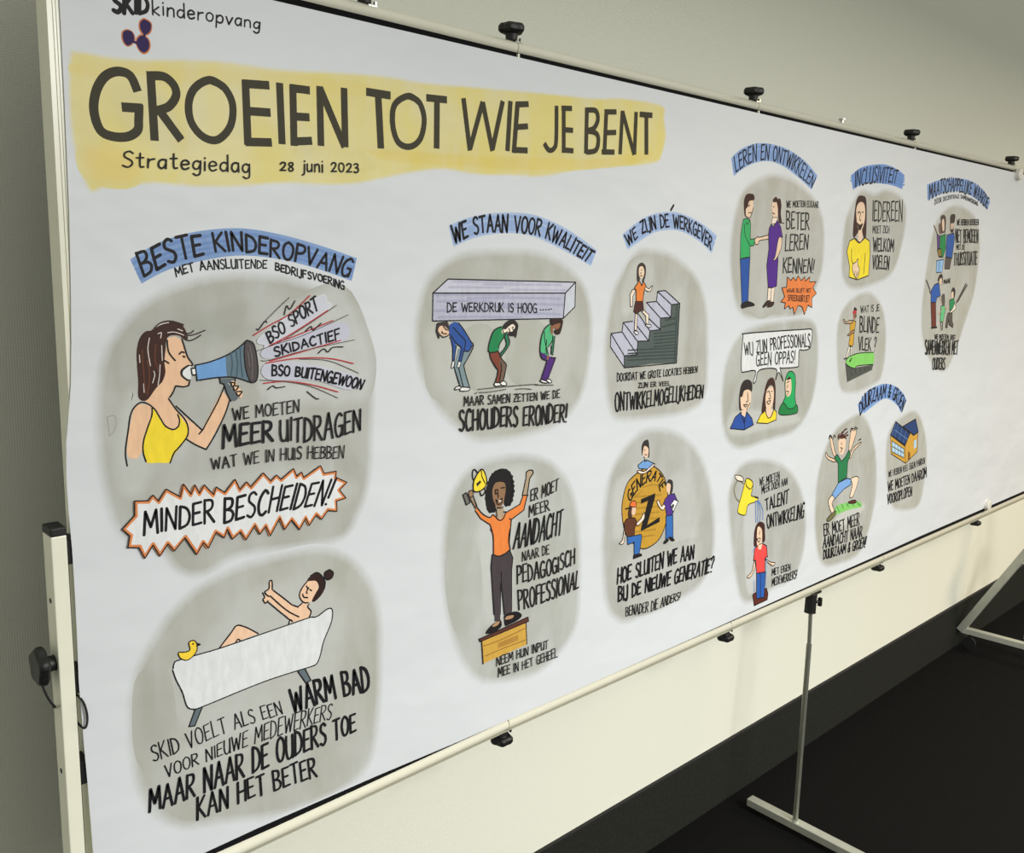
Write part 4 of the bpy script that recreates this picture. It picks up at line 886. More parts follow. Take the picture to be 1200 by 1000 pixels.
('T','DOORDAT WE GROTE LOCATIES HEBBEN',19.6,[13941,13641,14750,13639,15673,13643,16608,13650],[13927,13806,14736,13791,15657,13790,16608,13791]),
('T','ZIJN ER VEEL',19.6,[14618,13466,15663,13439],[14609,13568,15653,13531]),
('T','ONTWIKKELMOGELIJKHEDEN',39.6,[13934,13051,14807,13036,15735,13059,16883,13081],[13903,13423,14774,13382,15699,13397,16882,13368]),
]),
('D','gold_coin_drawing','grey-washed drawing of a gold coin reading GENERATIE Z',[
('W','#a6a7a1',1.0,234,[14631,12456,15328,12522,16249,12271,17132,11526,17647,10346,17747,9297,17314,8664,16356,8483,15290,8453,14568,8485,14034,8962,13824,9931,13764,11019,13957,11871]),
('W','#cbcecd',0.43,128,[14040,11506,14571,11605,14530,10520,14131,10413]),
('W','#c6c9c7',0.37,140,[15886,11413,16861,11074,17030,9649,16223,9712]),
('W','#c3c6c4',0.31,200,[14177,9855,15907,9777,17200,9615,16650,8717,14835,8666]),
]),
('S','gold_coin','large gold coin',[
('F','#bd9235',1,[15116,11769,15382,11700,15671,11463,15815,11158,15872,10749,15832,10353,15635,10073,15291,9964,15028,9994,14757,10161,14482,10437,14349,10791,14320,11121,14432,11482,14704,11658]),
('L','#1b1a1c',26.5,5,[15116,11769,15382,11700,15671,11463,15815,11158,15872,10749,15832,10353,15635,10073,15291,9964,15028,9994,14757,10161,14482,10437,14349,10791,14320,11121,14432,11482,14704,11658],0),
('L','#a67e2c',37.9,1,[14539,11194,15622,11075],0.0),
('L','#a67e2c',38.0,1,[14584,11064,15599,10952],0.0),
('L','#a67e2c',38.1,1,[14629,10933,15576,10828],0.0),
('L','#a67e2c',38.3,1,[14674,10802,15553,10704],0.0),
('L','#a67e2c',38.4,1,[14719,10669,15530,10580],0.0),
('L','#a67e2c',38.5,1,[14765,10536,15507,10456],0.0),
('L','#a67e2c',38.7,1,[14811,10402,15484,10332],0.0),
('L','#a67e2c',38.8,1,[14857,10268,15461,10208],0.0),
('L','#a67e2c',31.7,1,[14986,11343,15330,11346,15604,11248],0.0),
('L','#a67e2c',31.2,1,[14708,11167,14951,11265],0.0),
('F','#1c1a1b',0,[14925,11090,15403,11144,15403,11054,15189,10477,15619,10587,15617,10473,14991,10382,14985,10448,15171,11022,14935,10986]),
('T','GENERATIE',44.8,[14569,11094,14760,11282,15106,11435,15434,11400,15560,11164],[14451,11263,14636,11492,15083,11664,15458,11600,15773,11264]),
]),
('S','person_figure','person in a blue shirt leaning over the coin',[
('F','#dfc0a6',1,[14881,12230,15028,12239,15106,12094,15033,11967,14898,12052]),
('F','#33302f',1,[14841,12208,14893,12323,15039,12346,15098,12176,15117,11983,15075,11975,15070,12153,14924,12225,14878,12041]),
('F','#6f9bd0',0,[14799,11767,14750,11841,14952,11923,15060,11909,15284,11810,15245,11774,15079,11714]),
('L','#1b1a1c',18.5,4,[14799,11767,14750,11841,14952,11923,15060,11909,15284,11810,15245,11774,15079,11714],0),
('F','#ead7c6',1,[14740,11721,14830,11654,15022,11640,15310,11765,15264,11799,14996,11685,14824,11723]),
('L','#1b1a1c',20.4,5,[14740,11721,14830,11654,15022,11640,15310,11765,15264,11799,14996,11685,14824,11723],0),
('L','#1b1a1c',20.6,0,[14946,11992,14976,11892,15060,11909],0.0),
('L','#1b1a1c',20.6,0,[14962,12044,15027,12027],0.0),
('L','#1b1a1c',20.5,0,[14944,12141,14961,12139],0.0),
]),
('S','person_figure','person in a purple shirt holding a paper beside the coin',[
('F','#dfc0a6',1,[15780,11277,15892,11289,15950,11166,15893,11061,15795,11133]),
('F','#33302f',1,[15786,11305,15837,11382,15978,11333,16017,11184,15986,11046,15915,11072,15930,11226,15869,11292]),
('F','#4f3487',0,[15768,10967,15897,11032,16079,11031,16216,10836,16061,10558,15855,10565,15789,10763,15711,10862]),
('L','#1b1a1c',19.5,4,[15768,10967,15897,11032,16079,11031,16216,10836,16061,10558,15855,10565,15789,10763,15711,10862],0),
('F','#ead7c6',1,[15572,10914,15521,10979,15482,10929,15584,10798,15703,10721,15786,10793,15713,10848,15649,10816]),
('L','#1b1a1c',19.3,5,[15572,10914,15521,10979,15482,10929,15584,10798,15703,10721,15786,10793,15713,10848,15649,10816],0),
('F','#e4e4e6',0,[15968,10791,16094,10899,16240,10832,16079,10613]),
('L','#1b1a1c',23.5,4,[15968,10791,16094,10899,16240,10832,16079,10613],0),
('F','#2e2c2f',0,[15994,10757,16058,10804,16108,10767,16061,10688]),
('F','#3468ae',0,[15832,10570,16077,10547,16144,10003,16012,10029,16000,10060,15912,10019,15875,10026]),
('L','#1b1a1c',19.8,4,[15832,10570,16077,10547,16144,10003,16012,10029,16000,10060,15912,10019,15875,10026],0),
('F','#1e1c20',1,[15804,9968,15911,10034,15984,9990,15875,9939]),
('L','#1b1a1c',19.8,5,[15804,9968,15911,10034,15984,9990,15875,9939],0),
('F','#1e1c20',1,[15992,10047,16071,10041,16197,9949,16104,9952]),
('L','#1b1a1c',20.0,5,[15992,10047,16071,10041,16197,9949,16104,9952],0),
]),
('S','person_figure','person in a brown shirt and an orange cap beside the coin',[
('F','#dfc0a6',1,[14622,10962,14747,10968,14759,10828,14701,10783,14611,10854]),
('F','#463029',1,[14559,10973,14641,10986,14632,10850,14666,10707,14560,10725,14518,10870]),
('F','#e2703a',1,[14555,11014,14631,11097,14736,11080,14776,10963,14684,10965]),
('L','#1b1a1c',18.6,5,[14555,11014,14631,11097,14736,11080,14776,10963,14684,10965],0),
('L','#1b1a1c',33.1,0,[14436,10966,14580,10969],0.0),
('F','#5b3624',0,[14476,10741,14579,10750,14748,10719,14820,10623,14769,10494,14763,10328,14552,10341,14438,10473,14412,10670]),
('L','#1b1a1c',18.7,4,[14476,10741,14579,10750,14748,10719,14820,10623,14769,10494,14763,10328,14552,10341,14438,10473,14412,10670],0),
('F','#ead7c6',1,[14823,10595,14871,10530,15062,10636,15061,10775,15002,10730,14944,10657]),
('L','#1b1a1c',18.9,5,[14823,10595,14871,10530,15062,10636,15061,10775,15002,10730,14944,10657],0),
('F','#3468ae',0,[14531,10345,14998,10316,15025,10249,14973,9892,14802,9900,14776,10186,14567,10171]),
('L','#1b1a1c',19.0,4,[14531,10345,14998,10316,15025,10249,14973,9892,14802,9900,14776,10186,14567,10171],0),
('F','#ead7c6',1,[14414,10505,14389,10317,14293,10254,14418,10229,14448,10443]),
('L','#1b1a1c',18.7,5,[14414,10505,14389,10317,14293,10254,14418,10229,14448,10443],0),
('F','#1e1c20',0,[14781,9890,15039,9879,15065,9831,14788,9818]),
('L','#1b1a1c',19.2,4,[14781,9890,15039,9879,15065,9831,14788,9818],0),
]),
('S','lettering','black words asking how to connect with the new generation',[
('T','HOE SLUITEN WE AAN',51.3,[14302,9376,15057,9380,15986,9393,16981,9367],[14290,9715,15026,9708,15948,9756,16963,9700]),
('T','BIJ DE NIEUWE GENERATIE?',52.5,[14370,8973,15279,8955,16468,8911,17781,8858],[14343,9296,15250,9252,16429,9259,17820,9229]),
('T','BENADER DIE ANDERS!',22.2,[14647,8582,15511,8470,16555,8485],[14629,8790,15486,8722,16574,8671]),
]),
('D','blue_banner_heading','blue curved heading strip reading LEREN EN ONTWIKKELEN',[
('R','#8aa6d2',[17304,18191,17632,18397,18143,18562,18757,18624,19489,18585,20199,18433,20622,18277,20976,18109],[17451,17825,17818,18024,18269,18179,18816,18254,19406,18193,19878,18071,20288,17939,20756,17767]),
('B','#7d9acb',0.2,58.9,[17304,18191,17632,18397,18143,18562,18757,18624,19489,18585,20199,18433,20622,18277,20976,18109],[17451,17825,17818,18024,18269,18179,18816,18254,19406,18193,19878,18071,20288,17939,20756,17767]),
('B','#7d9acb',0.45,58.9,[17304,18191,17632,18397,18143,18562,18757,18624,19489,18585,20199,18433,20622,18277,20976,18109],[17451,17825,17818,18024,18269,18179,18816,18254,19406,18193,19878,18071,20288,17939,20756,17767]),
('B','#7d9acb',0.62,58.9,[17304,18191,17632,18397,18143,18562,18757,18624,19489,18585,20199,18433,20622,18277,20976,18109],[17451,17825,17818,18024,18269,18179,18816,18254,19406,18193,19878,18071,20288,17939,20756,17767]),
('B','#7d9acb',0.8,58.9,[17304,18191,17632,18397,18143,18562,18757,18624,19489,18585,20199,18433,20622,18277,20976,18109],[17451,17825,17818,18024,18269,18179,18816,18254,19406,18193,19878,18071,20288,17939,20756,17767]),
]),
('S','lettering','black capitals on the blue strip',[
('T','LEREN EN ONTWIKKELEN',41.9,[17520,17919,18004,18129,18466,18241,18954,18285,19553,18206,20114,18042,20747,17815],[17396,18225,17889,18457,18415,18577,18902,18611,19608,18540,20289,18365,20907,18044]),
]),
('D','handshake_drawing','grey-washed drawing of two people shaking hands',[
('W','#a6a69d',1.0,193,[18293,17791,18971,17953,19906,17911,20962,17532,21488,16952,21625,16025,21363,15396,20846,14818,19482,14768,18278,14835,17799,15316,17551,16148,17583,16877,17770,17428]),
('W','#bfc1bc',0.31,155,[18334,16352,19595,16386,19444,15007,18531,15022]),
('W','#9d9f96',0.5,111,[18294,17553,18850,17590,18896,16842,18404,16821]),
]),
('S','man_figure','man in a green shirt and blue trousers',[
('F','#e0c3a8',1,[18065,17342,18251,17382,18285,17149,18198,16997,18027,17047,18001,17221]),
('F','#3a211e',1,[17909,17303,17991,17482,18261,17500,18316,17386,18119,17345,18082,17226,18010,17163,18031,17018,17973,17044]),
('F','#31a35f',0,[17934,16940,18064,16976,18206,16938,18247,16851,18278,16526,18459,16547,18453,16397,18289,16377,18324,16138,18107,16119,17937,16086,17885,16601]),
('L','#1b1a1c',20.3,4,[17934,16940,18064,16976,18206,16938,18247,16851,18278,16526,18459,16547,18453,16397,18289,16377,18324,16138,18107,16119,17937,16086,17885,16601],0),
('L','#1b1a1c',20.6,1,[18002,16841,18063,16608,18287,16392],0.0),
('L','#1b1a1c',20.5,1,[18204,16953,18110,16846,18048,16902],0.0),
('F','#24509b',0,[17937,16086,18324,16138,18388,15136,18142,15109]),
('L','#1b1a1c',20.8,4,[17937,16086,18324,16138,18388,15136,18142,15109],0),
('F','#1d1a1c',1,[18133,15094,18358,15152,18619,15102,18654,15055,18375,15029,18157,15002]),
('L','#1b1a1c',19.2,5,[18133,15094,18358,15152,18619,15102,18654,15055,18375,15029,18157,15002],0),
('F','#e0c3a8',1,[18461,16532,18592,16596,18650,16583,19014,16642,19043,16566,18662,16508,18617,16431,18505,16428]),
('L','#1b1a1c',20.7,5,[18461,16532,18592,16596,18650,16583,19014,16642,19043,16566,18662,16508,18617,16431,18505,16428],0),
('L','#1b1a1c',20.4,1,[18128,17096,18237,17102],0.0),
('L','#1b1a1c',20.3,0,[18096,17241,18159,17259],0.0),
('L','#1b1a1c',20.4,1,[18031,17018,18198,16997,18304,17209],0.0),
]),
('S','woman_figure','woman with a ponytail in a purple dress',[
('F','#e0c3a8',1,[19072,17372,19270,17414,19328,17235,19304,17020,19154,17043,19067,17221]),
('F','#e6d6c4',0,[19125,17042,19329,17052,19337,16930,19091,16888]),
('L','#1b1a1c',15.1,4,[19125,17042,19329,17052,19337,16930,19091,16888],0),
('F','#3a211e',1,[19080,17433,19196,17506,19291,17461,19377,17481,19460,17334,19461,17150,19538,16939,19403,16963,19333,17205,19245,17382,19129,17375]),
('L','#1b1a1c',21.5,1,[19538,16939,19646,16937],0.0),
('F','#4e2585',0,[19019,16794,19091,16888,19188,16831,19339,16991,19511,16845,19627,16617,19454,16580,19422,16409,19514,16099,19552,15502,19381,15446,19181,15471,19045,15967,19080,16338,19014,16642]),
('L','#1b1a1c',21.2,4,[19019,16794,19091,16888,19188,16831,19339,16991,19511,16845,19627,16617,19454,16580,19422,16409,19514,16099,19552,15502,19381,15446,19181,15471,19045,15967,19080,16338,19014,16642],0),
('F','#e0c3a8',1,[19454,16580,19594,16600,19593,16351,19422,16113,19294,16095,19380,16190]),
('L','#1b1a1c',19.4,5,[19454,16580,19594,16600,19593,16351,19422,16113,19294,16095,19380,16190],0),
('F','#e6d6c4',0,[19184,15455,19380,15455,19313,15124,19197,15110]),
('L','#1b1a1c',17.7,4,[19184,15455,19380,15455,19313,15124,19197,15110],0),
('F','#e6d6c4',0,[19322,15439,19476,15486,19463,15122,19343,15124]),
('L','#1b1a1c',17.8,4,[19322,15439,19476,15486,19463,15122,19343,15124],0),
('F','#3b2624',1,[19018,15018,19162,15142,19308,15156,19277,15093,19094,15017]),
('L','#1b1a1c',19.7,5,[19018,15018,19162,15142,19308,15156,19277,15093,19094,15017],0),
('F','#3b2624',1,[19212,15015,19373,15124,19496,15106,19418,15028]),
('L','#1b1a1c',19.9,5,[19212,15015,19373,15124,19496,15106,19418,15028],0),
('L','#1b1a1c',21.1,0,[19108,17147,19200,17122],0.0),
('L','#1b1a1c',21.0,0,[19115,17284,19150,17286],0.0),
]),
('S','lettering','black words WE MOETEN ELKAAR BETER LEREN KENNEN!',[
('T','WE MOETEN ELKAAR',19.4,[19692,17292,20393,17349,21153,17366],[19667,17444,20369,17486,21123,17525]),
('T','BETER',38.9,[19774,16809,20807,16835],[19706,17209,20734,17232]),
('T','LEREN',37.4,[19797,16309,20827,16367],[19762,16700,20795,16722]),
('T','KENNEN!',38.1,[19790,15804,21192,15816],[19733,16151,21197,16146]),
]),
('S','orange_burst','orange spiky bubble with small words',[
('F','#dd7d42',0,[19991,15710,20161,15624,20273,15702,20383,15615,20489,15736,20637,15626,20803,15715,20835,15607,21045,15716,21034,15594,21366,15601,21227,15451,21434,15316,21227,15201,21284,14965,21071,15035,20947,14804,20803,14990,20666,15025,20585,15010,20459,14814,20364,14997,20245,14950,20168,15032,19982,14954,20001,15099,19793,15125,19945,15245,19787,15454,20000,15470]),
('L','#1b1a1c',20.5,4,[19991,15710,20161,15624,20273,15702,20383,15615,20489,15736,20637,15626,20803,15715,20835,15607,21045,15716,21034,15594,21366,15601,21227,15451,21434,15316,21227,15201,21284,14965,21071,15035,20947,14804,20803,14990,20666,15025,20585,15010,20459,14814,20364,14997,20245,14950,20168,15032,19982,14954,20001,15099,19793,15125,19945,15245,19787,15454,20000,15470],0),
('T','WAAR BLIJFT HET',20.4,[20022,15341,21147,15341],[20006,15438,21130,15435]),
('T','SPREEKUURTJE?',20.5,[20098,15153,21124,15108],[20076,15283,21095,15262]),
]),
('D','speech_bubble_drawing','grey-washed drawing of three people under one speech bubble',[
('W','#a2a39a',1.0,188,[18603,14535,20073,14672,21293,14640,21712,14221,21855,13234,21626,12370,20951,11888,19763,11806,18653,11731,17978,12014,17676,12738,17682,13707,18013,14267]),
('W','#cfd3d1',0.43,85,[18009,12548,18886,12625,20874,12331,21124,12088,19722,12064,18176,12091]),
]),
('S','speech_bubble','white speech bubble reading WIJ ZIJN PROFESSIONALS GEEN OPPAS!',[
('F','#d6d9da',1,[18364,14423,19536,14435,20956,14434,21332,14431,21425,14339,21428,14082,21359,13940,21050,13913,20864,13916,20889,13597,20843,13510,20148,13521,20030,13522,20231,13202,19986,13432,19870,13253,19856,13518,19116,13540,18989,13285,18882,13263,18941,13530,18465,13537,18355,13567,18302,13865,18304,14361]),
('L','#1b1a1c',31.2,5,[18364,14423,19536,14435,20956,14434,21332,14431,21425,14339,21428,14082,21359,13940,21050,13913,20864,13916,20889,13597,20843,13510,20148,13521,20030,13522,20231,13202,19986,13432,19870,13253,19856,13518,19116,13540,18989,13285,18882,13263,18941,13530,18465,13537,18355,13567,18302,13865,18304,14361],0),
('T','WIJ ZIJN PROFESSIONALS',43.1,[18435,13931,19495,13983,20542,14010,21385,13971],[18368,14213,19449,14272,20490,14315,21321,14317]),
('T','GEEN OPPAS!',41.3,[18961,13649,20701,13624],[18916,13951,20678,13925]),
]),
('S','man_figure','dark-haired man in a blue shirt',[
('F','#e0c3a8',1,[18423,13087,18767,13120,18851,12811,18732,12624,18486,12647,18385,12911]),
('F','#2e2726',1,[18333,12975,18397,13268,18598,13358,18827,13267,18859,13053,18715,13109,18529,13094,18467,12964,18391,12941,18457,12665,18387,12671]),
('F','#2a4f9c',0,[18066,12254,18241,12505,18441,12591,18711,12580,18955,12404,19046,12241,18664,12159]),
('L','#1b1a1c',24.7,4,[18066,12254,18241,12505,18441,12591,18711,12580,18955,12404,19046,12241,18664,12159],0),
('L','#1b1a1c',25.3,0,[18441,12591,18641,12314,18713,12565],0.0),
('L','#1b1a1c',25.4,0,[18579,12563,18687,12187],0.0),
('L','#1b1a1c',25.1,1,[18550,12762,18711,12762,18638,12708,18550,12762],0.0),
('L','#1b1a1c',25.1,1,[18671,13038,18725,12852,18648,12828],0.0),
('L','#1b1a1c',25.2,1,[18473,12663,18653,12610,18817,12783],0.0),
('F','#e0c3a8',0,[18486,12647,18693,12628,18647,12465,18501,12540]),
]),
('S','woman_figure','brown-haired woman in a yellow shirt',[
('F','#e0c3a8',1,[19450,13006,19749,13106,19857,12973,19839,12725,19747,12576,19538,12626,19451,12820]),
('F','#3e2723',1,[19359,12503,19384,12888,19497,13249,19714,13326,19851,13192,19916,12969,19959,12525,19865,12565,19844,12943,19715,13140,19527,13061,19480,12818,19543,12595,19497,12521]),
('F','#eccf35',0,[19186,12272,19337,12459,19524,12534,19753,12356,19929,12528,20041,12454,20060,12262,19661,12208]),
('L','#1b1a1c',25.5,4,[19186,12272,19337,12459,19524,12534,19753,12356,19929,12528,20041,12454,20060,12262,19661,12208],0),
('F','#e0c3a8',0,[19543,12595,19747,12576,19890,12516,19756,12340,19582,12419]),
('L','#1b1a1c',26.2,1,[19529,12503,19668,12348,19809,12366,19911,12529],0.0),
('L','#1b1a1c',25.9,1,[19547,12750,19717,12766,19644,12679,19547,12750],0.0),
('L','#1b1a1c',25.9,1,[19623,12992,19707,12830,19622,12821],0.0),
('L','#1b1a1c',25.8,0,[19539,12983,19603,13009],0.0),
('L','#1b1a1c',25.9,0,[19711,12985,19756,12988],0.0),
]),
('S','woman_figure','woman in a green headscarf',[
('F','#26a05a',1,[20317,13221,20408,13389,20584,13418,20754,13318,20824,13089,20850,12766,20965,12464,20688,12457,20431,12545,20292,12653,20387,12804,20332,13062]),
('L','#1b1a1c',23.7,5,[20317,13221,20408,13389,20584,13418,20754,13318,20824,13089,20850,12766,20965,12464,20688,12457,20431,12545,20292,12653,20387,12804,20332,13062],0),
('F','#1f7a40',1,[20154,12411,20212,12597,20353,12648,20559,12501,20807,12478,20982,12544,21029,12344,20466,12333]),
('L','#1b1a1c',24.0,5,[20154,12411,20212,12597,20353,12648,20559,12501,20807,12478,20982,12544,21029,12344,20466,12333],0),
('F','#e0c3a8',1,[20347,13219,20552,13252,20637,13039,20621,12849,20479,12796,20383,12932]),
('F','#3e2723',0,[20347,13219,20483,13305,20604,13233,20438,13213]),
('L','#1b1a1c',26.5,1,[20414,12929,20518,12921,20473,12829],0.0),
('L','#1b1a1c',26.4,0,[20400,13152,20504,13176],0.0),
('L','#1b1a1c',26.4,0,[20460,13084,20422,13024],0.0),
]),
('D','watering_drawing','grey-washed drawing of a woman in a pot watered from a yellow can',[
('W','#a6a7a1',1.0,207,[18713,11311,19849,11263,20921,10854,21690,10106,22045,9114,21945,8187,21439,7824,20602,7785,19618,7679,19124,7912,18690,8886,18354,10014,18253,10758]),
('W','#cdd2d6',0.5,90,[18958,10119,19387,10259,19774,8205,19367,8076]),
]),
('S','watering_can','yellow watering can held by a hand',[
('L','#7b755d',43.0,1,[18821,10837,18576,10949,18438,10783,18536,10543,18719,10400],0.0),
('F','#ecd53b',1,[18909,10918,19041,10925,19225,10814,19248,10658,19205,10492,19350,10431,19529,10382,19474,10295,19105,10260,19036,10041,18832,10069,18674,10161,18696,10328,18815,10649]),
('L','#1b1a1c',26.1,5,[18909,10918,19041,10925,19225,10814,19248,10658,19205,10492,19350,10431,19529,10382,19474,10295,19105,10260,19036,10041,18832,10069,18674,10161,18696,10328,18815,10649],0),
('L','#1b1a1c',26.6,1,[18909,10918,18965,10759,19148,10654,19240,10717],0.0),
('L','#1b1a1c',27.2,0,[19388,10405,19532,10362],0.0),
('F','#ead7c6',1,[18426,11101,18693,11044,18805,10953,18779,10900,18576,10949,18469,11021]),
('L','#1b1a1c',23.3,5,[18426,11101,18693,11044,18805,10953,18779,10900,18576,10949,18469,11021],0),
('L','#4d78b4',29.9,1,[19435,10320,19520,9761],0.0),
('L','#4d78b4',30.0,1,[19541,10303,19691,10004,19698,9728],0.0),
('L','#4d78b4',29.9,1,[19506,10309,19584,10023,19591,9748],0.0),
('L','#4d78b4',30.1,1,[19580,10277,19792,10026,19833,9763],0.0),
]),
('S','woman_figure','woman in a red shirt and blue trousers standing in a pot',[
('F','#5a2a20',0,[19669,7836,19735,7861,20307,7868,20410,7678,20396,7536,19786,7522]),
('L','#1b1a1c',28.4,4,[19669,7836,19735,7861,20307,7868,20410,7678,20396,7536,19786,7522],0),
('F','#e0c3a8',1,[19580,9593,19804,9590,19891,9296,19828,9109,19659,9163,19575,9397]),
('F','#3e2320',1,[19518,9171,19500,9568,19662,9735,19922,9648,19996,9395,20029,9189,19910,9172,19838,9505,19645,9620,19619,9428,19668,9101,19621,9091]),
('F','#df4a48',0,[19573,9081,19789,9137,19931,9128,20125,9029,20223,8726,20103,8711,20162,8332,19763,8380,19673,8741,19565,8764]),
('L','#1b1a1c',27.7,4,[19573,9081,19789,9137,19931,9128,20125,9029,20223,8726,20103,8711,20162,8332,19763,8380,19673,8741,19565,8764],0),
('F','#2b59a6',0,[19763,8380,20185,8327,20234,7638,19868,7686]),
('L','#1b1a1c',25.9,4,[19763,8380,20185,8327,20234,7638,19868,7686],0),
('L','#1b1a1c',26.4,0,[19949,8319,20050,7662],0.0),
('F','#e0c3a8',1,[19604,8736,19536,8491,19343,8395,19421,8337,19552,8388,19676,8580]),
('L','#1b1a1c',23.0,5,[19604,8736,19536,8491,19343,8395,19421,8337,19552,8388,19676,8580],0),
('F','#e0c3a8',1,[20144,8682,20382,8550,20614,8479,20513,8419,20232,8582]),
('L','#1b1a1c',23.5,5,[20144,8682,20382,8550,20614,8479,20513,8419,20232,8582],0),
('F','#e0c3a8',0,[19719,9131,19917,9131,19869,8981,19735,9028]),
('L','#1b1a1c',25.4,1,[19637,9306,19800,9294,19743,9205,19637,9306],0.0),
('L','#1b1a1c',25.4,0,[19736,9484,19734,9406],0.0),
('L','#7ba0d6',22.9,0,[19463,8984,19596,9116],0.0),
('L','#7ba0d6',23.5,0,[19660,8222,19726,7924],0.0),
('L','#7ba0d6',23.7,0,[20181,8674,20278,7916],0.0),
]),
('S','lettering','black words about talent development',[
('T','WE MOETEN',22.1,[19555,10669,20470,10707],[19524,10866,20422,10912]),
('T','MEER DOEN AAN',22.4,[19692,10453,20873,10507],[19640,10656,20855,10698]),
('T','TALENT',47.7,[19940,9981,20996,10003],[19857,10290,20971,10371]),
('T','ONTWIKKELING',46.5,[20087,9498,20972,9476,21863,9461],[19993,9873,20912,9834,21863,9900]),
]),
('S','lettering','small black words MET EIGEN MEDEWERKERS!',[
('T','MET EIGEN',24.0,[20519,8150,21434,8105],[20488,8342,21404,8280]),
('T','MEDEWERKERS!',24.3,[20566,7857,21802,7796],[20532,8072,21800,8033]),
]),
('D','blue_banner_heading','blue curved heading strip reading INCLUSIVITEIT',[
('R','#6f92cb',[22631,18246,23095,18467,23745,18600,24436,18666,25099,18617,25634,18499],[22812,17909,23257,18075,23848,18152,24474,18173,25045,18168,25606,18110]),
('B','#6388c4',0.2,60.0,[22631,18246,23095,18467,23745,18600,24436,18666,25099,18617,25634,18499],[22812,17909,23257,18075,23848,18152,24474,18173,25045,18168,25606,18110]),
('B','#6388c4',0.45,60.0,[22631,18246,23095,18467,23745,18600,24436,18666,25099,18617,25634,18499],[22812,17909,23257,18075,23848,18152,24474,18173,25045,18168,25606,18110]),
('B','#6388c4',0.62,60.0,[22631,18246,23095,18467,23745,18600,24436,18666,25099,18617,25634,18499],[22812,17909,23257,18075,23848,18152,24474,18173,25045,18168,25606,18110]),
('B','#6388c4',0.8,60.0,[22631,18246,23095,18467,23745,18600,24436,18666,25099,18617,25634,18499],[22812,17909,23257,18075,23848,18152,24474,18173,25045,18168,25606,18110]),
('L','#6f92cb',45.9,0,[22645,18181,22749,18205],0.0),
('L','#6f92cb',46.0,0,[22645,18114,22799,18142],0.0),
('L','#6f92cb',49.5,0,[25523,18436,25644,18464],0.0),
('L','#6f92cb',49.6,0,[25541,18366,25679,18394],0.0),
('L','#6f92cb',49.7,0,[25559,18295,25680,18322],0.0),
('L','#6f92cb',49.8,0,[25582,18206,25701,18240],0.0),
]),
('S','lettering','black capitals on the blue strip',[
('T','INCLUSIVITEIT',48.6,[22906,17983,23624,18125,24389,18192,25191,18250],[22860,18364,23535,18514,24294,18592,25276,18578]),
]),
('D','welcome_drawing','grey-washed drawing of a woman in yellow reaching out a hand',[
('W','#a5a59b',1.0,177,[23206,17880,24021,17869,24731,18026,25600,17881,26024,17492,25937,16559,25523,15850,24554,15568,23363,15433,22746,15717,22567,16360,22616,17211]),
]),
('S','woman_figure','long-haired smiling woman in a yellow sweater',[
('F','#3a2320',1,[23065,16731,23018,17465,23106,17742,23318,17797,23559,17736,23689,17329,23776,16773,23669,16734,23433,16935]),
('F','#e0c3a8',1,[23091,17469,23279,17634,23522,17562,23614,17221,23509,16938,23400,16916,23217,17064]),
('F','#e0c3a8',0,[23321,16930,23509,16938,23585,16766,23540,16625,23344,16654]),
('F','#e9d431',0,[22812,16362,22900,16639,23180,16718,23468,16605,23703,16753,23992,16674,24104,16357,24144,15766,23524,15655,23058,15723,23039,15985]),
('L','#1b1a1c',28.4,4,[22812,16362,22900,16639,23180,16718,23468,16605,23703,16753,23992,16674,24104,16357,24144,15766,23524,15655,23058,15723,23039,15985],0),
('L','#1b1a1c',26.7,1,[23054,16437,23113,16161,23255,16023],0.0),
('L','#1b1a1c',27.3,1,[23850,15817,23832,16351],0.0),
('L','#1b1a1c',26.7,1,[23143,16716,23430,16604,23721,16743],0.0),
('L','#1b1a1c',26.2,1,[23202,17373,23339,17363,23313,17206,23395,17176],0.0),
('L','#1b1a1c',26.4,1,[23209,17098,23396,16933,23512,17094,23369,17053,23209,17098],0.0),
('L','#1b1a1c',26.1,0,[23195,17338,23257,17393],0.0),
('L','#1b1a1c',26.3,0,[23425,17384,23498,17395],0.0),
('F','#e3c9a8',1,[23210,16057,23349,16112,23458,16202,23458,16061,23596,15922,23516,15691,23349,15760,23203,15917]),
('L','#1b1a1c',24.1,5,[23210,16057,23349,16112,23458,16202,23458,16061,23596,15922,23516,15691,23349,15760,23203,15917],0),
('L','#1b1a1c',22.2,0,[23346,15778,23360,15884],0.0),
('L','#1b1a1c',22.2,0,[23433,15726,23459,15850],0.0),
('L','#1b1a1c',22.3,0,[23501,15761,23531,15868],0.0),
('F','#2b1a18',1,[23226,17092,23394,16940,23506,17087,23378,17050]),
]),
('S','lettering','black words IEDEREEN MOET ZICH WELKOM VOELEN',[
('T','IEDEREEN',48.4,[24055,17189,25823,17259],[23954,17691,25707,17815]),
('T','MOET ZICH',22.1,[24127,16874,25103,16921],[24083,17067,25057,17108]),
('T','WELKOM',49.4,[24267,16404,25475,16433],[24183,16769,25437,16757]),
('T','VOELEN',49.8,[24340,15948,25300,15941],[24273,16307,25273,16292]),
]),
('D','cliff_drawing','grey-washed drawing of a blindfolded person on a green cliff edge',[
('W','#a8a89f',1.0,164,[23780,15275,24472,15270,25251,14795,25612,13951,25576,12984,24950,12737,23968,12623,23209,12799,22856,13617,22719,14514,23077,15015]),
]),
('S','blindfolded_figure','person with a red blindfold in a mustard dress',[
('F','#c69a31',0,[23365,14516,23512,14606,23691,14554,23659,14237,23687,13949,23598,13895,23420,13944,23436,14182]),
('L','#1b1a1c',22.9,4,[23365,14516,23512,14606,23691,14554,23659,14237,23687,13949,23598,13895,23420,13944,23436,14182],0),
('F','#b89b7c',1,[23315,14596,23519,14575,23497,14522,23135,14513,22973,14605,23012,14635,23160,14553]),
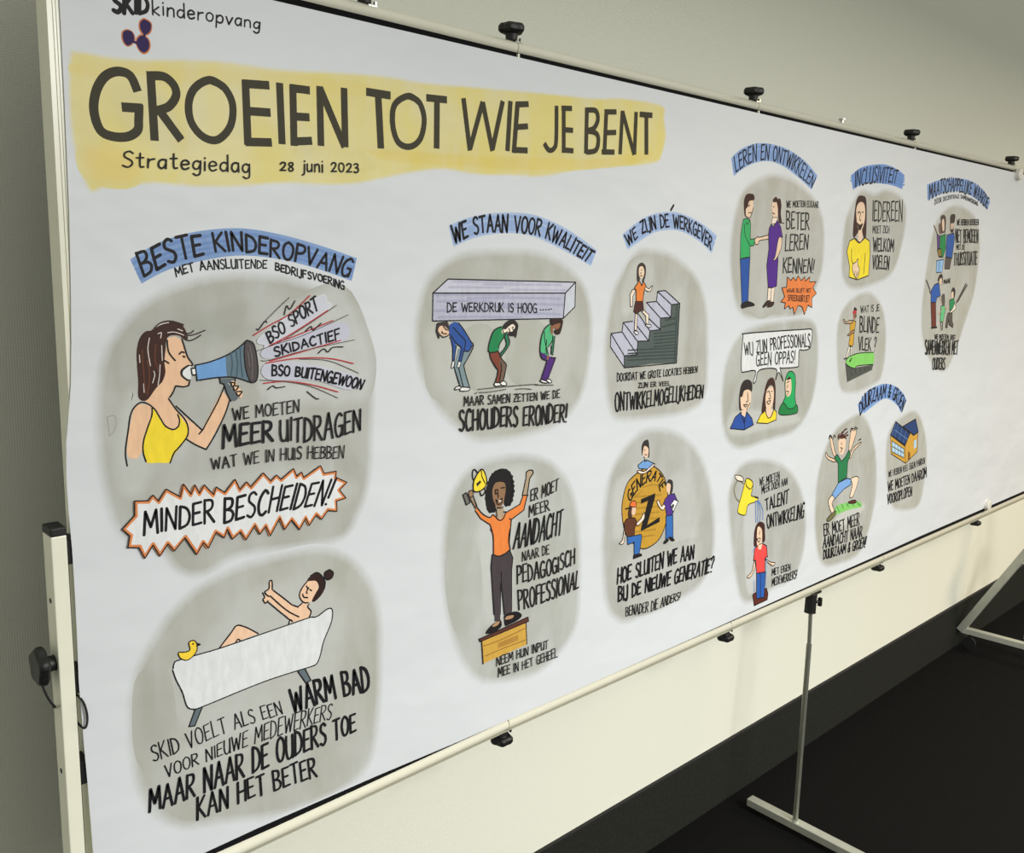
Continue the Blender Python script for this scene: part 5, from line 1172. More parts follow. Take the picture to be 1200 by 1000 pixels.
('L','#1b1a1c',22.5,5,[23315,14596,23519,14575,23497,14522,23135,14513,22973,14605,23012,14635,23160,14553],0),
('F','#a27f5e',1,[23604,14335,23326,14233,23336,14186,23652,14269]),
('L','#1b1a1c',22.8,5,[23604,14335,23326,14233,23336,14186,23652,14269],0),
('F','#8a6145',1,[23488,14780,23643,14777,23644,14619,23539,14637]),
('F','#2b2120',1,[23498,14827,23540,14943,23690,14871,23653,14824,23698,14681,23644,14682,23623,14777]),
('F','#c02b3c',0,[23449,14838,23660,14856,23689,14782,23478,14765]),
('F','#e6dccb',0,[23429,13903,23531,13892,23424,13609,23330,13583]),
('L','#1b1a1c',20.7,4,[23429,13903,23531,13892,23424,13609,23330,13583],0),
('F','#e6dccb',0,[23545,13891,23633,13887,23648,13597,23593,13600]),
('L','#1b1a1c',20.8,4,[23545,13891,23633,13887,23648,13597,23593,13600],0),
]),
('S','green_cliff','bright green cliff top over dark rock',[
('F','#4d504c',0,[23340,13470,23928,13306,24981,13325,24942,13177,23565,12941]),
('F','#7fc763',1,[23350,13486,23458,13608,23848,13677,24329,13685,24923,13669,24962,13343,24406,13343,24058,13341,23898,13285,23647,13346]),
('L','#1b1a1c',26.3,1,[23344,13518,23490,13612,23848,13677,24328,13692,24923,13669],0.0),
('L','#1b1a1c',26.1,0,[23340,13470,23565,12941],0.0),
('L','#1b1a1c',26.5,1,[23438,13385,23898,13285,24057,13347,24979,13332],0.0),
('L','#2e302d',28.9,0,[23663,13274,23767,13105],0.0),
('L','#2e302d',29.1,0,[23939,13257,24002,13122],0.0),
('L','#2e302d',29.3,0,[24211,13273,24269,13170],0.0),
('L','#2e302d',29.5,0,[24492,13272,24525,13187],0.0),
('L','#2e302d',29.7,0,[24704,13275,24734,13207],0.0),
('F','#2b2120',0,[23197,13590,23357,13613,23399,13572,23270,13554]),
('F','#2b2120',0,[23516,13492,23660,13603,23684,13557,23587,13472]),
]),
('S','lettering','black words WAT IS JE BLINDE VLEK ?',[
('T','WAT IS JE',25.4,[23912,14787,24994,14821],[23873,14963,24954,14995]),
('T','BLINDE',48.8,[23979,14264,25104,14202],[23899,14692,25051,14643]),
('T','VLEK ?',44.7,[24019,13772,25038,13706],[23942,14124,25010,14073]),
]),
('D','blue_banner_heading','blue curved heading strip reading DUURZAAM & GROEN',[
('R','#7a9bd0',[24305,12254,24760,12579,25398,12704,25998,12710,26655,12569,27175,12325,27439,12097],[24506,11889,25040,12071,25594,12229,26015,12280,26487,12159,26899,11960,27114,11768]),
('B','#6c8fc9',0.25,66.3,[24305,12254,24760,12579,25398,12704,25998,12710,26655,12569,27175,12325,27439,12097],[24506,11889,25040,12071,25594,12229,26015,12280,26487,12159,26899,11960,27114,11768]),
('B','#6c8fc9',0.55,66.3,[24305,12254,24760,12579,25398,12704,25998,12710,26655,12569,27175,12325,27439,12097],[24506,11889,25040,12071,25594,12229,26015,12280,26487,12159,26899,11960,27114,11768]),
('B','#6c8fc9',0.8,66.3,[24305,12254,24760,12579,25398,12704,25998,12710,26655,12569,27175,12325,27439,12097],[24506,11889,25040,12071,25594,12229,26015,12280,26487,12159,26899,11960,27114,11768]),
]),
('S','lettering','black capitals on the blue strip',[
('T','DUURZAAM & GROEN',58.1,[24510,11947,25008,12210,25832,12315,26371,12270,26832,12048,27204,11776],[24374,12305,24839,12592,25658,12684,26366,12651,26867,12452,27395,12122]),
]),
('D','jumping_drawing','grey-washed drawing of a cheering person striding over grass',[
('W','#a5a59b',1.0,179,[24113,11947,24730,11887,25389,11277,25876,10335,26042,9151,25722,8165,25283,7731,24260,7689,23247,7857,22749,8500,22467,9510,22473,10682,22994,11547]),
('W','#d0d3d0',0.6,104,[23938,9255,25204,9291,25263,9025,23561,8707]),
]),
('S','cheering_figure','person in a green shirt and blue shorts waving four arms',[
('F','#e0c3a8',1,[22882,11507,22991,11494,23256,11061,23419,10928,23293,10877,23063,11130]),
('L','#1b1a1c',24.1,5,[22882,11507,22991,11494,23256,11061,23419,10928,23293,10877,23063,11130],0),
('F','#e0c3a8',1,[22760,11102,22918,10970,23349,10824,23317,10761,22936,10879,22751,11014]),
('L','#1b1a1c',24.1,5,[22760,11102,22918,10970,23349,10824,23317,10761,22936,10879,22751,11014],0),
('F','#e0c3a8',1,[24039,11054,24074,11552,24277,11576,24385,11427,24146,10995]),
('L','#1b1a1c',24.7,5,[24039,11054,24074,11552,24277,11576,24385,11427,24146,10995],0),
('F','#e0c3a8',1,[24127,10860,24369,11060,24736,11146,24655,11072,24346,10947,24196,10759]),
('L','#1b1a1c',25.0,5,[24127,10860,24369,11060,24736,11146,24655,11072,24346,10947,24196,10759],0),
('L','#1b1a1c',37.3,1,[22837,11468,22873,11552,22977,11474],0.0),
('L','#1b1a1c',37.5,1,[23073,11440,23118,11524,23192,11471],0.0),
('L','#1b1a1c',38.5,1,[24031,11534,24059,11622,24190,11540],0.0),
('L','#1b1a1c',38.7,1,[24267,11531,24296,11620,24433,11559],0.0),
('L','#1b1a1c',39.3,1,[24574,11220,24715,11241],0.0),
('F','#e0c3a8',1,[23423,11355,23736,11386,23828,11171,23739,10932,23498,10986,23404,11223]),
('F','#4a2a26',0,[23358,11363,23371,11473,23525,11523,23739,11463,23860,11327,23720,11375,23555,11376,23437,11416]),
('L','#4a2a26',48.6,1,[23369,11397,23334,11477,23415,11526],0.0),
('L','#4a2a26',48.8,1,[23492,11459,23520,11546,23651,11576],0.0),
('L','#4a2a26',48.9,1,[23581,11472,23646,11599,23797,11628],0.0),
('L','#4a2a26',49.1,1,[23675,11461,23802,11514,23871,11538],0.0),
('L','#4a2a26',49.3,1,[23751,11407,23836,11443,23910,11443],0.0),
('F','#27774a',0,[23279,10946,23414,10951,23687,10734,23896,10844,24049,11007,24176,10853,24051,10685,24093,10217,23625,10139,23489,10715,23303,10830]),
('L','#1b1a1c',27.2,4,[23279,10946,23414,10951,23687,10734,23896,10844,24049,11007,24176,10853,24051,10685,24093,10217,23625,10139,23489,10715,23303,10830],0),
('F','#77a2d8',0,[23644,10136,24098,10193,24378,10129,24365,9967,23998,9906,23488,9687,23318,9852]),
('L','#1b1a1c',27.7,4,[23644,10136,24098,10193,24378,10129,24365,9967,23998,9906,23488,9687,23318,9852],0),
('F','#e6cfb8',1,[24373,10153,24819,10102,24602,9623,24393,9610,24469,9927]),
('L','#1b1a1c',25.7,5,[24373,10153,24819,10102,24602,9623,24393,9610,24469,9927],0),
('F','#e6cfb8',1,[23323,9828,23481,9720,23370,9591,23555,9352,23408,9308,23155,9673]),
('L','#1b1a1c',25.1,5,[23323,9828,23481,9720,23370,9591,23555,9352,23408,9308,23155,9673],0),
('L','#1b1a1c',27.4,0,[23530,11140,23657,11101,23584,11011],0.0),
('L','#1b1a1c',27.3,0,[23558,11272,23586,11223],0.0),
]),
('S','grass_patch','small bright green grass patch',[
('F','#80c268',1,[23622,9247,23626,9456,24040,9479,24821,9421,25166,9292,25167,9195,24376,9234,23906,9221]),
('L','#3e8440',31.3,0,[23674,9448,23847,9278],0.0),
('L','#3e8440',31.5,0,[23948,9471,24070,9334],0.0),
('L','#3e8440',31.8,0,[24234,9456,24375,9329],0.0),
('L','#3e8440',32.1,0,[24579,9413,24701,9298],0.0),
('L','#3e8440',32.3,0,[24877,9388,25001,9271],0.0),
('L','#3e8440',32.5,0,[25042,9312,25116,9204],0.0),
('F','#5b2c22',1,[24344,9476,24712,9472,24811,9375,24434,9414]),
('L','#1b1a1c',25.9,5,[24344,9476,24712,9472,24811,9375,24434,9414],0),
('F','#6a6a44',1,[23165,9167,23427,9305,23621,9340,23627,9223,23331,9100]),
('L','#1b1a1c',25.3,5,[23165,9167,23427,9305,23621,9340,23627,9223,23331,9100],0),
]),
('S','lettering','black words about attention for sustainable and green',[
('T','ER MOET MEER',43.8,[23109,8715,24114,8664,25165,8661],[23002,9081,24043,9009,25078,9055]),
('T','AANDACHT NAAR',44.4,[23114,8367,24285,8297,25428,8244],[23095,8695,24218,8621,25380,8597]),
('T','DUURZAAM & GROEN!',45.0,[23207,8020,24453,7950,25717,7864],[23154,8298,24396,8227,25745,8197]),
]),
('D','solar_house_drawing','grey-washed drawing of a brick-coloured house with solar panels',[
('W','#a8a89e',1.0,167,[27140,11598,28119,11712,28889,11153,29387,10273,29467,9286,29212,8566,28084,8591,27234,8899,26660,9837,26402,10907,26620,11394]),
]),
('S','solar_house','yellow-brown house with blue solar roof',[
('F','#c79a3e',0,[26606,11129,27695,10667,27887,10109,26775,10551]),
('L','#1b1a1c',27.1,4,[26606,11129,27695,10667,27887,10109,26775,10551],0),
('F','#c79a3e',0,[27695,10667,27977,11059,28251,10943,28531,10998,28649,10378,27887,10109]),
('L','#1b1a1c',27.7,4,[27695,10667,27977,11059,28251,10943,28531,10998,28649,10378,27887,10109],0),
('F','#27406f',0,[26846,11514,27963,11039,27686,10702,26601,11150]),
('L','#1b1a1c',43.0,4,[26846,11514,27963,11039,27686,10702,26601,11150],0),
('F','#27406f',0,[27388,11313,28241,11456,28556,11016,28251,10943,27977,11059]),
('L','#1b1a1c',38.3,4,[27388,11313,28241,11456,28556,11016,28251,10943,27977,11059],0),
('L','#5b7cae',23.7,0,[26699,11119,26857,11472],0.0),
('L','#5b7cae',24.1,0,[26844,11267,27836,10863],0.0),
('L','#5b7cae',23.8,0,[27032,11433,26902,11034],0.0),
('L','#5b7cae',24.1,0,[27351,11275,27209,10915],0.0),
('L','#5b7cae',24.3,0,[27664,11157,27520,10794],0.0),
('F','#a9cbe6',0,[26741,10949,27639,10590,27707,10326,26825,10607]),
('L','#5a4f32',27.2,0,[26741,10949,27639,10590,27713,10304,26825,10607,26741,10949],0.0),
('L','#5a4f32',27.1,0,[26964,10860,27044,10538],0.0),
('L','#5a4f32',27.3,0,[27180,10772,27258,10460],0.0),
('L','#5a4f32',27.5,0,[27408,10681,27482,10389],0.0),
('L','#5a4f32',27.3,0,[26783,10778,27673,10458],0.0),
('F','#a9cbe6',0,[28298,10766,28489,10787,28524,10545,28369,10499]),
('F','#7c5424',0,[27953,10487,28131,10400,28177,10221,28034,10176]),
]),
('S','lettering','black words about running ahead',[
('T','WE HEBBEN VEEL EIGEN PANDEN',25.1,[26785,9840,28001,9857,29332,9914],[26737,10035,27948,10058,29275,10122]),
('T','WE MOETEN DAAROM',50.7,[26854,9366,28117,9406,29601,9429],[26774,9694,28041,9700,29504,9780]),
('T','VOOROPLOPEN',50.6,[26922,8972,28623,8976],[26847,9282,28561,9286]),
]),
('D','blue_banner_heading','blue curved heading strip reading MAATSCHAPPELIJKE WAARDE, farthest right',[
('R','#7f9dcd',[27168,18346,27827,18508,28662,18643,29560,18696,30439,18663,31412,18463,32034,18160],[27320,17909,27871,18084,28545,18222,29343,18308,30122,18284,31063,18136,31889,17892]),
('B','#7191c5',0.25,63.9,[27168,18346,27827,18508,28662,18643,29560,18696,30439,18663,31412,18463,32034,18160],[27320,17909,27871,18084,28545,18222,29343,18308,30122,18284,31063,18136,31889,17892]),
('B','#7191c5',0.5,63.9,[27168,18346,27827,18508,28662,18643,29560,18696,30439,18663,31412,18463,32034,18160],[27320,17909,27871,18084,28545,18222,29343,18308,30122,18284,31063,18136,31889,17892]),
('B','#7191c5',0.75,63.9,[27168,18346,27827,18508,28662,18643,29560,18696,30439,18663,31412,18463,32034,18160],[27320,17909,27871,18084,28545,18222,29343,18308,30122,18284,31063,18136,31889,17892]),
]),
('S','lettering','black capitals on the blue strip',[
('T','MAATSCHAPPELIJKE WAARDE',56.1,[27431,17947,28094,18129,29022,18270,29943,18299,30857,18207,31831,17923],[27317,18356,27980,18520,28902,18662,29826,18667,31008,18571,31934,18257]),
]),
('S','lettering','small black words under the strip',[
('T','DOOR DECENTRALE SAMENWERKING',24.5,[27827,17830,28766,18029,29741,18121,31068,17983],[27783,17984,28733,18139,29709,18224,31029,18100]),
]),
('D','families_drawing','grey-washed drawing of small groups of parents and children',[
('W','#aaa99e',1.0,156,[29047,17848,30024,17852,31082,17543,31642,16714,31660,15358,31159,14271,30620,13333,30092,12844,29195,13007,28247,13713,27817,14620,27771,15869,27914,16858,28220,17483]),
]),
('S','group_figure','parents with a child, in green and blue',[
('L','#5e4334',54.5,1,[27957,17237,28211,17040,28326,16916],0.0),
('F','#5b3f79',0,[28220,17008,28476,16953,28579,16600,28384,16578]),
('L','#1b1a1c',24.6,4,[28220,17008,28476,16953,28579,16600,28384,16578],0),
('F','#6e5a4c',1,[28265,17266,28425,17321,28537,17020,28369,17046]),
('F','#1f8348',0,[28476,16953,28859,17032,28984,16610,28873,16345,28574,16339]),
('L','#1b1a1c',24.9,4,[28476,16953,28859,17032,28984,16610,28873,16345,28574,16339],0),
('F','#4b3f38',1,[28349,17526,28617,17571,28759,17449,28815,17095,28688,17058,28528,17052,28429,17305]),
('F','#dcc3aa',1,[28481,17404,28615,17442,28716,17156,28613,17120]),
('F','#80702f',0,[28377,16546,28659,16602,28766,16376,28529,16354]),
('L','#1b1a1c',24.9,4,[28377,16546,28659,16602,28766,16376,28529,16354],0),
('F','#8fb9e0',0,[28418,16238,28942,16280,28905,15900,28503,15886]),
('L','#1b1a1c',25.2,4,[28418,16238,28942,16280,28905,15900,28503,15886],0),
('F','#2b559e',0,[28950,17002,29466,17087,29558,16925,29546,16325,29057,16365]),
('L','#1b1a1c',25.2,4,[28950,17002,29466,17087,29558,16925,29546,16325,29057,16365],0),
('F','#3b322e',1,[29088,17367,29061,17593,29385,17626,29408,17414,29345,17346,29414,17118,29191,17110]),
('F','#c7ab92',1,[29139,17337,29340,17362,29360,17215,29199,17192]),
('F','#57504c',0,[29037,16348,29512,16324,29457,16006,29082,16001]),
('L','#1b1a1c',25.5,4,[29037,16348,29512,16324,29457,16006,29082,16001],0),
('L','#4a6d94',25.3,0,[28550,16224,28661,15898],0.0),
('L','#4a6d94',25.4,0,[28683,16243,28737,15915],0.0),
]),
('S','group_figure','parents bending to a small child',[
('F','#2c2624',1,[28663,15674,28792,15835,28973,15819,29036,15604,28885,15514,28771,15603]),
('F','#dcc3aa',1,[28794,15675,28937,15729,28984,15568,28836,15532]),
('F','#2a57a5',0,[28278,15355,28486,15532,28776,15586,29011,15172,28768,15156,28727,14995,28361,15000]),
('L','#1b1a1c',28.1,4,[28278,15355,28486,15532,28776,15586,29011,15172,28768,15156,28727,14995,28361,15000],0),
('L','#4c4540',56.2,1,[28202,15320,28130,15426,27855,15654],0.0),
('L','#4c4540',56.7,1,[28202,15320,28308,15249],0.0),
('F','#6a2f22',0,[28363,14993,28710,14996,28936,14267,28636,14240]),
('L','#1b1a1c',25.9,4,[28363,14993,28710,14996,28936,14267,28636,14240],0),
('F','#1f1c1d',0,[28587,14260,29025,14264,29041,14209,28605,14198]),
('F','#57504a',1,[29108,15208,29295,15242,29408,14950,29238,14916,29132,15063]),
('F','#67b980',0,[29132,14881,29394,14906,29508,14765,29422,14381,29208,14405]),
('L','#1b1a1c',26.3,4,[29132,14881,29394,14906,29508,14765,29422,14381,29208,14405],0),
('L','#b79c84',41.4,1,[29414,14840,29727,14798],0.0),
('L','#b79c84',41.0,1,[29236,14770,29054,14628],0.0),
('L','#b79c84',40.7,1,[28940,15173,29182,14953],0.0),
('L','#57504a',47.5,0,[29264,14367,29374,14143],0.0),
('L','#57504a',47.6,0,[29400,14364,29460,14159],0.0),
('F','#2c2624',1,[29784,15313,29899,15452,30089,15348,30091,15126,29987,15164,29847,15165]),
('F','#dcc3aa',1,[29795,15276,29942,15312,29998,15127,29858,15128]),
('F','#2a8a52',0,[29742,15056,30050,15108,30148,14940,30064,14755,29837,14741]),
('L','#1b1a1c',26.6,4,[29742,15056,30050,15108,30148,14940,30064,14755,29837,14741],0),
('F','#e6dccb',1,[30148,14940,30289,14789,29911,14647,29812,14667,30053,14793]),
('L','#1b1a1c',24.0,5,[30148,14940,30289,14789,29911,14647,29812,14667,30053,14793],0),
('F','#57504a',0,[29725,14651,30046,14663,30132,14381,30255,14283,30236,14190,29925,14293,29828,14463,29813,14203,29674,14208,29677,14504]),
('L','#1b1a1c',26.8,4,[29725,14651,30046,14663,30132,14381,30255,14283,30236,14190,29925,14293,29828,14463,29813,14203,29674,14208,29677,14504],0),
('L','#4c4540',60.0,1,[30279,14975,30369,15049,30864,15551],0.0),
('L','#4c4540',60.1,1,[30410,15011,30518,15122,30973,15514],0.0),
]),
('S','lettering','tiny black lettering about working together with parents',[
('T','WE HEBBEN IEDEREEN',25.5,[29605,17324,31308,17397],[29580,17488,31268,17574]),
('T','NET BEMOEIEN',43.6,[29683,16796,31445,16849],[29536,17189,31335,17261]),
('T','MET DE',25.7,[29786,16598,30434,16615],[29740,16747,30386,16766]),
('T','THUISSITUATIE',44.3,[29717,16127,31580,16160],[29647,16494,31484,16589]),
]),
('S','lettering','tiny black lettering below the second group, about parents',[
('T','MAAR',25.8,[29141,15550,29609,15587],[29104,15676,29571,15714]),
]),
('S','lettering','small black lettering at the lower end of the wash',[
('T','WE MOETEN JUIST',26.9,[28961,13872,30564,13800],[28915,14031,30519,13946]),
('T','SAMENWERKEN MET',48.4,[28385,13434,30890,13305],[28263,13874,30829,13751]),
('T','OUDERS',46.1,[29049,12937,29994,12877],[28963,13305,29942,13241]),
]),
('D','pencil_mark','faint thin pencil mark left of the woman',[
('L','#8e8c86',8.4,1,[4166,13902,4251,13908,4273,13824,4242,13719,4181,13658],0.0),
('L','#8e8c86',8.4,1,[4166,13902,4181,13658],0.0),
]),
]

GL = {  # single-stroke hand lettering: width; strokes ('~' = curved)
'A': (.66, '0,0 .33,1 .66,0|.12,.36 .56,.38'), 'B': (.55, '0,0 .02,1|~.02,.98 .42,.92 .46,.68 .28,.54 .02,.52|~.05,.52 .4,.46 .55,.26 .4,.04 0,0'),
'C': (.55, '~.52,.86 .32,1 .08,.76 0,.42 .12,.08 .36,0 .54,.12'), 'D': (.58, '0,0 .02,1|~.02,1 .4,.86 .58,.5 .44,.14 0,0'),
'E': (.5, '.5,.98 .03,.96 0,.02 .5,.06|.02,.52 .4,.54'), 'F': (.5, '.5,.98 .03,.96 0,0|.02,.52 .4,.54'),
'G': (.6, '~.54,.88 .34,1 .08,.78 0,.42 .14,.06 .4,.02 .56,.2|.34,.46 .58,.46 .57,.04'), 'H': (.58, '0,0 .03,1|.56,0 .58,1|.02,.5 .57,.53'),
'I': (.06, '.03,0 .03,1'), 'J': (.36, '~.34,1 .34,.4 .3,0 .14,-.12 0,0'), 'K': (.56, '0,0 .03,1|.52,1 .03,.45|.1,.52 .56,0'),
'L': (.46, '.03,1 0,.02 .46,.05'), 'M': (.76, '0,0 .08,1 .38,.3 .68,1 .76,0'), 'N': (.6, '0,0 .04,1 .55,0 .6,1'),
'O': (.62, '~.3,1 .56,.82 .62,.45 .5,.1 .3,0 .1,.12 0,.48 .08,.84 .3,1'), 'P': (.52, '0,0 .02,1|~.02,.98 .42,.94 .52,.72 .38,.52 .02,.46'),
'R': (.58, '0,0 .02,1|~.02,.98 .42,.94 .5,.74 .36,.55 .03,.48|.14,.5 .58,0'), 'S': (.5, '~.48,.88 .3,1 .08,.9 .06,.68 .24,.54 .44,.4 .48,.18 .28,0 .02,.1'),
'T': (.58, '0,.96 .58,1|.29,.98 .28,0'), 'U': (.56, '~.02,1 0,.4 .1,.05 .3,0 .48,.12 .54,.5 .55,1|.55,1 .56,0'), 'V': (.58, '0,1 .27,0 .58,1'),
'W': (.86, '0,1 .2,0 .44,.8 .64,0 .86,1'), 'Z': (.54, '.02,.95 .52,.98 0,.04 .54,.04'), 'X': (.5, '0,0 .5,1|0,1 .5,0'), 'Y': (.5, '0,1 .25,.5 .5,1|.25,.5 .25,0'),
'?': (.44, '~0,.8 .12,1 .36,.96 .42,.72 .22,.48 .2,.28|.19,.02 .21,.02'), '!': (.14, '.12,1 .05,.28|.02,.02 .04,.02'), '.': (.08, '.03,.02 .05,.02'),
'&': (.6, '~.58,.02 .3,.45 .1,.75 .2,.98 .38,.9 .36,.68 .1,.45 .02,.2 .2,0 .4,.1 .58,.4'),
'0': (.5, '~.25,.62 .44,.5 .48,.3 .4,.06 .24,0 .08,.1 .02,.32 .08,.54 .25,.62'), '2': (.46, '~.02,.5 .16,.64 .38,.6 .4,.44 .24,.22 .02,.02|.02,.02 .46,.03'),
'3': (.42, '~.04,.56 .2,.64 .38,.56 .34,.4 .18,.34|~.18,.34 .4,.28 .4,.08 .22,-.02 .02,.04'), '8': (.42, '~.24,.34 .06,.46 .08,.6 .24,.64 .38,.56 .34,.42 .2,.32 .04,.16 .12,0 .3,0 .4,.14 .24,.34'),
'a': (.44, '~.38,.52 .2,.56 .04,.42 .02,.16 .16,.0 .32,.08 .4,.3|.4,.56 .42,0'), 'd': (.46, '~.4,.46 .22,.54 .04,.4 .02,.14 .18,0 .34,.08 .42,.3|.43,1 .44,0'),
'e': (.44, '~.03,.28 .4,.34 .38,.5 .22,.58 .06,.48 .01,.26 .1,.04 .26,0 .42,.1'), 'g': (.44, '~.4,.46 .22,.56 .04,.42 .02,.18 .16,.04 .32,.12 .4,.34|~.42,.56 .42,0 .38,-.26 .2,-.34 .04,-.24'),
'i': (.06, '.03,0 .03,.56|.03,.78 .03,.82'), 'j': (.2, '~.18,.56 .18,0 .14,-.22 0,-.3|.18,.78 .18,.82'), 'k': (.44, '.02,0 .03,1|.4,.58 .05,.26 .42,0'),
'n': (.44, '.02,0 .02,.56|~.03,.36 .12,.54 .28,.58 .4,.46 .42,0'), 'o': (.46, '~.24,.58 .42,.46 .45,.26 .36,.04 .2,0 .06,.08 .01,.3 .08,.5 .24,.58'),
'p': (.46, '.02,.56 .02,-.36|~.03,.34 .12,.52 .3,.58 .44,.42 .42,.14 .26,0 .04,.1'), 'r': (.34, '.02,0 .02,.56|~.03,.34 .12,.5 .34,.56'), 't': (.38, '~.18,.86 .18,.2 .24,.02 .38,.04|.0,.58 .36,.6'),
'u': (.44, '~.02,.56 .02,.16 .12,0 .28,.02 .4,.18|.41,.56 .42,0'), 'v': (.42, '0,.56 .2,0 .42,.56'), ' ': (.34, ''),
}
rnd = random.Random(7)
EPS = 1.6e-5
class Ink:
    def __init__(s, base): s.v = []; s.f = []; s.c = []; s.u = []; s.y = base; s.step = 0; s.under = (*PAPER, 1)
    def face(s, pts, cols):
        i = len(s.v); s.v += [(p[0], s.y, p[1]) for p in pts]; s.y -= s.step; s.f.append(tuple(range(i, i+len(pts)))); s.c += cols; s.u += [s.under]*len(pts)
    def fill(s, poly, col):
        tris = tessellate_polygon([[Vector((x, z, 0)) for x, z in poly]])
        i = len(s.v); s.v += [(p[0], s.y, p[1]) for p in poly]
        for t in tris: s.f.append(tuple(i+k for k in t)); s.c += [col]*3; s.u += [s.under]*3
    def stroke(s, pts, wd, col, butt=False, closed=False):
        q = [pts[0]]
        for p in pts[1:]:
            if math.dist(p, q[-1]) > 1e-5: q.append(p)
        if len(q) == 1: q.append((q[0][0]+wd*.1, q[0][1]))
        if closed: q.append(q[0])
        s.step = 8e-7 if (wd > .004 and col is not INKC and not butt) or (butt and wd > .006) else 0; h = wd/2; n = len(q)
        nrm = []
        for (a, b) in zip(q, q[1:]):
            dx, dz = b[0]-a[0], b[1]-a[1]; L = math.hypot(dx, dz) or 1e-9; nrm.append((-dz/L, dx/L))
        def corner(i):   # mitre vector where the line bends gently, None at sharp bends and ends
            if i in (0, n-1):
                if closed: a, b = nrm[-1], nrm[0]
                else: return None
            else: a, b = nrm[i-1], nrm[i]
            d = a[0]*b[0]+a[1]*b[1]
            return ((a[0]+b[0])*h/(1+d), (a[1]+b[1])*h/(1+d)) if d > .45 else None
        cs = [corner(i) for i in range(n)]
        for i, (a, b) in enumerate(zip(q, q[1:])):
            m0 = (nrm[i][0]*h, nrm[i][1]*h); A = cs[i] or m0; B = cs[i+1] or m0
            s.face([(a[0]+A[0], a[1]+A[1]), (a[0]-A[0], a[1]-A[1]), (b[0]-B[0], b[1]-B[1]), (b[0]+B[0], b[1]+B[1])], [col]*4)
        for i, p in enumerate(q):
            if cs[i] or (i in (0, n-1) and butt and not closed): continue
            s.y -= 6e-7
            s.face([(p[0]+h*math.cos(t*math.pi/4+.4), p[1]+h*math.sin(t*math.pi/4+.4)) for t in range(8)], [col]*8)
        s.step = 0; s.y -= 1.2e-6
    def build(s, name, m, parent):
        me = bpy.data.meshes.new(name); me.from_pydata(s.v, [], s.f); me.materials.append(m)
        ca = me.color_attributes.new('Col', 'FLOAT_COLOR', 'CORNER')
        ca.data.foreach_set('color', [x for c in s.c for x in c])
        if m is M['wash']: me.color_attributes.new('Under', 'FLOAT_COLOR', 'CORNER').data.foreach_set('color', [x for c in s.u for x in c])
        me.update(); o = bpy.data.objects.new(name, me); COL.objects.link(o); o.parent = parent; return o
def pairs(p): return [(p[i]*1e-4, p[i+1]*1e-4) for i in range(0, len(p), 2)]
def resample(p, n):
    d = [0]
    for a, b in zip(p, p[1:]): d.append(d[-1]+math.dist(a, b))
    out = []; j = 0
    for i in range(n+1):
        t = d[-1]*i/n
        while j < len(d)-2 and d[j+1] < t: j += 1
        u = (t-d[j])/((d[j+1]-d[j]) or 1); out.append(tuple(p[j][k]+(p[j+1][k]-p[j][k])*u for k in (0, 1)))
    return out
def offset(poly, r):
    n = len(poly); A = sum(poly[i][0]*poly[(i+1) % n][1]-poly[(i+1) % n][0]*poly[i][1] for i in range(n)); sg = 1 if A > 0 else -1; out = []
    for i in range(n):
        a, b = poly[i-1], poly[(i+1) % n]; dx, dz = b[0]-a[0], b[1]-a[1]; L = math.hypot(dx, dz) or 1e-9
        out.append((poly[i][0]+sg*dz/L*r, poly[i][1]-sg*dx/L*r))
    return out
KG = 1.08
def rgba(c, a=1.0): return (*hx(c, KG), a)
INKC = rgba('#17161a')
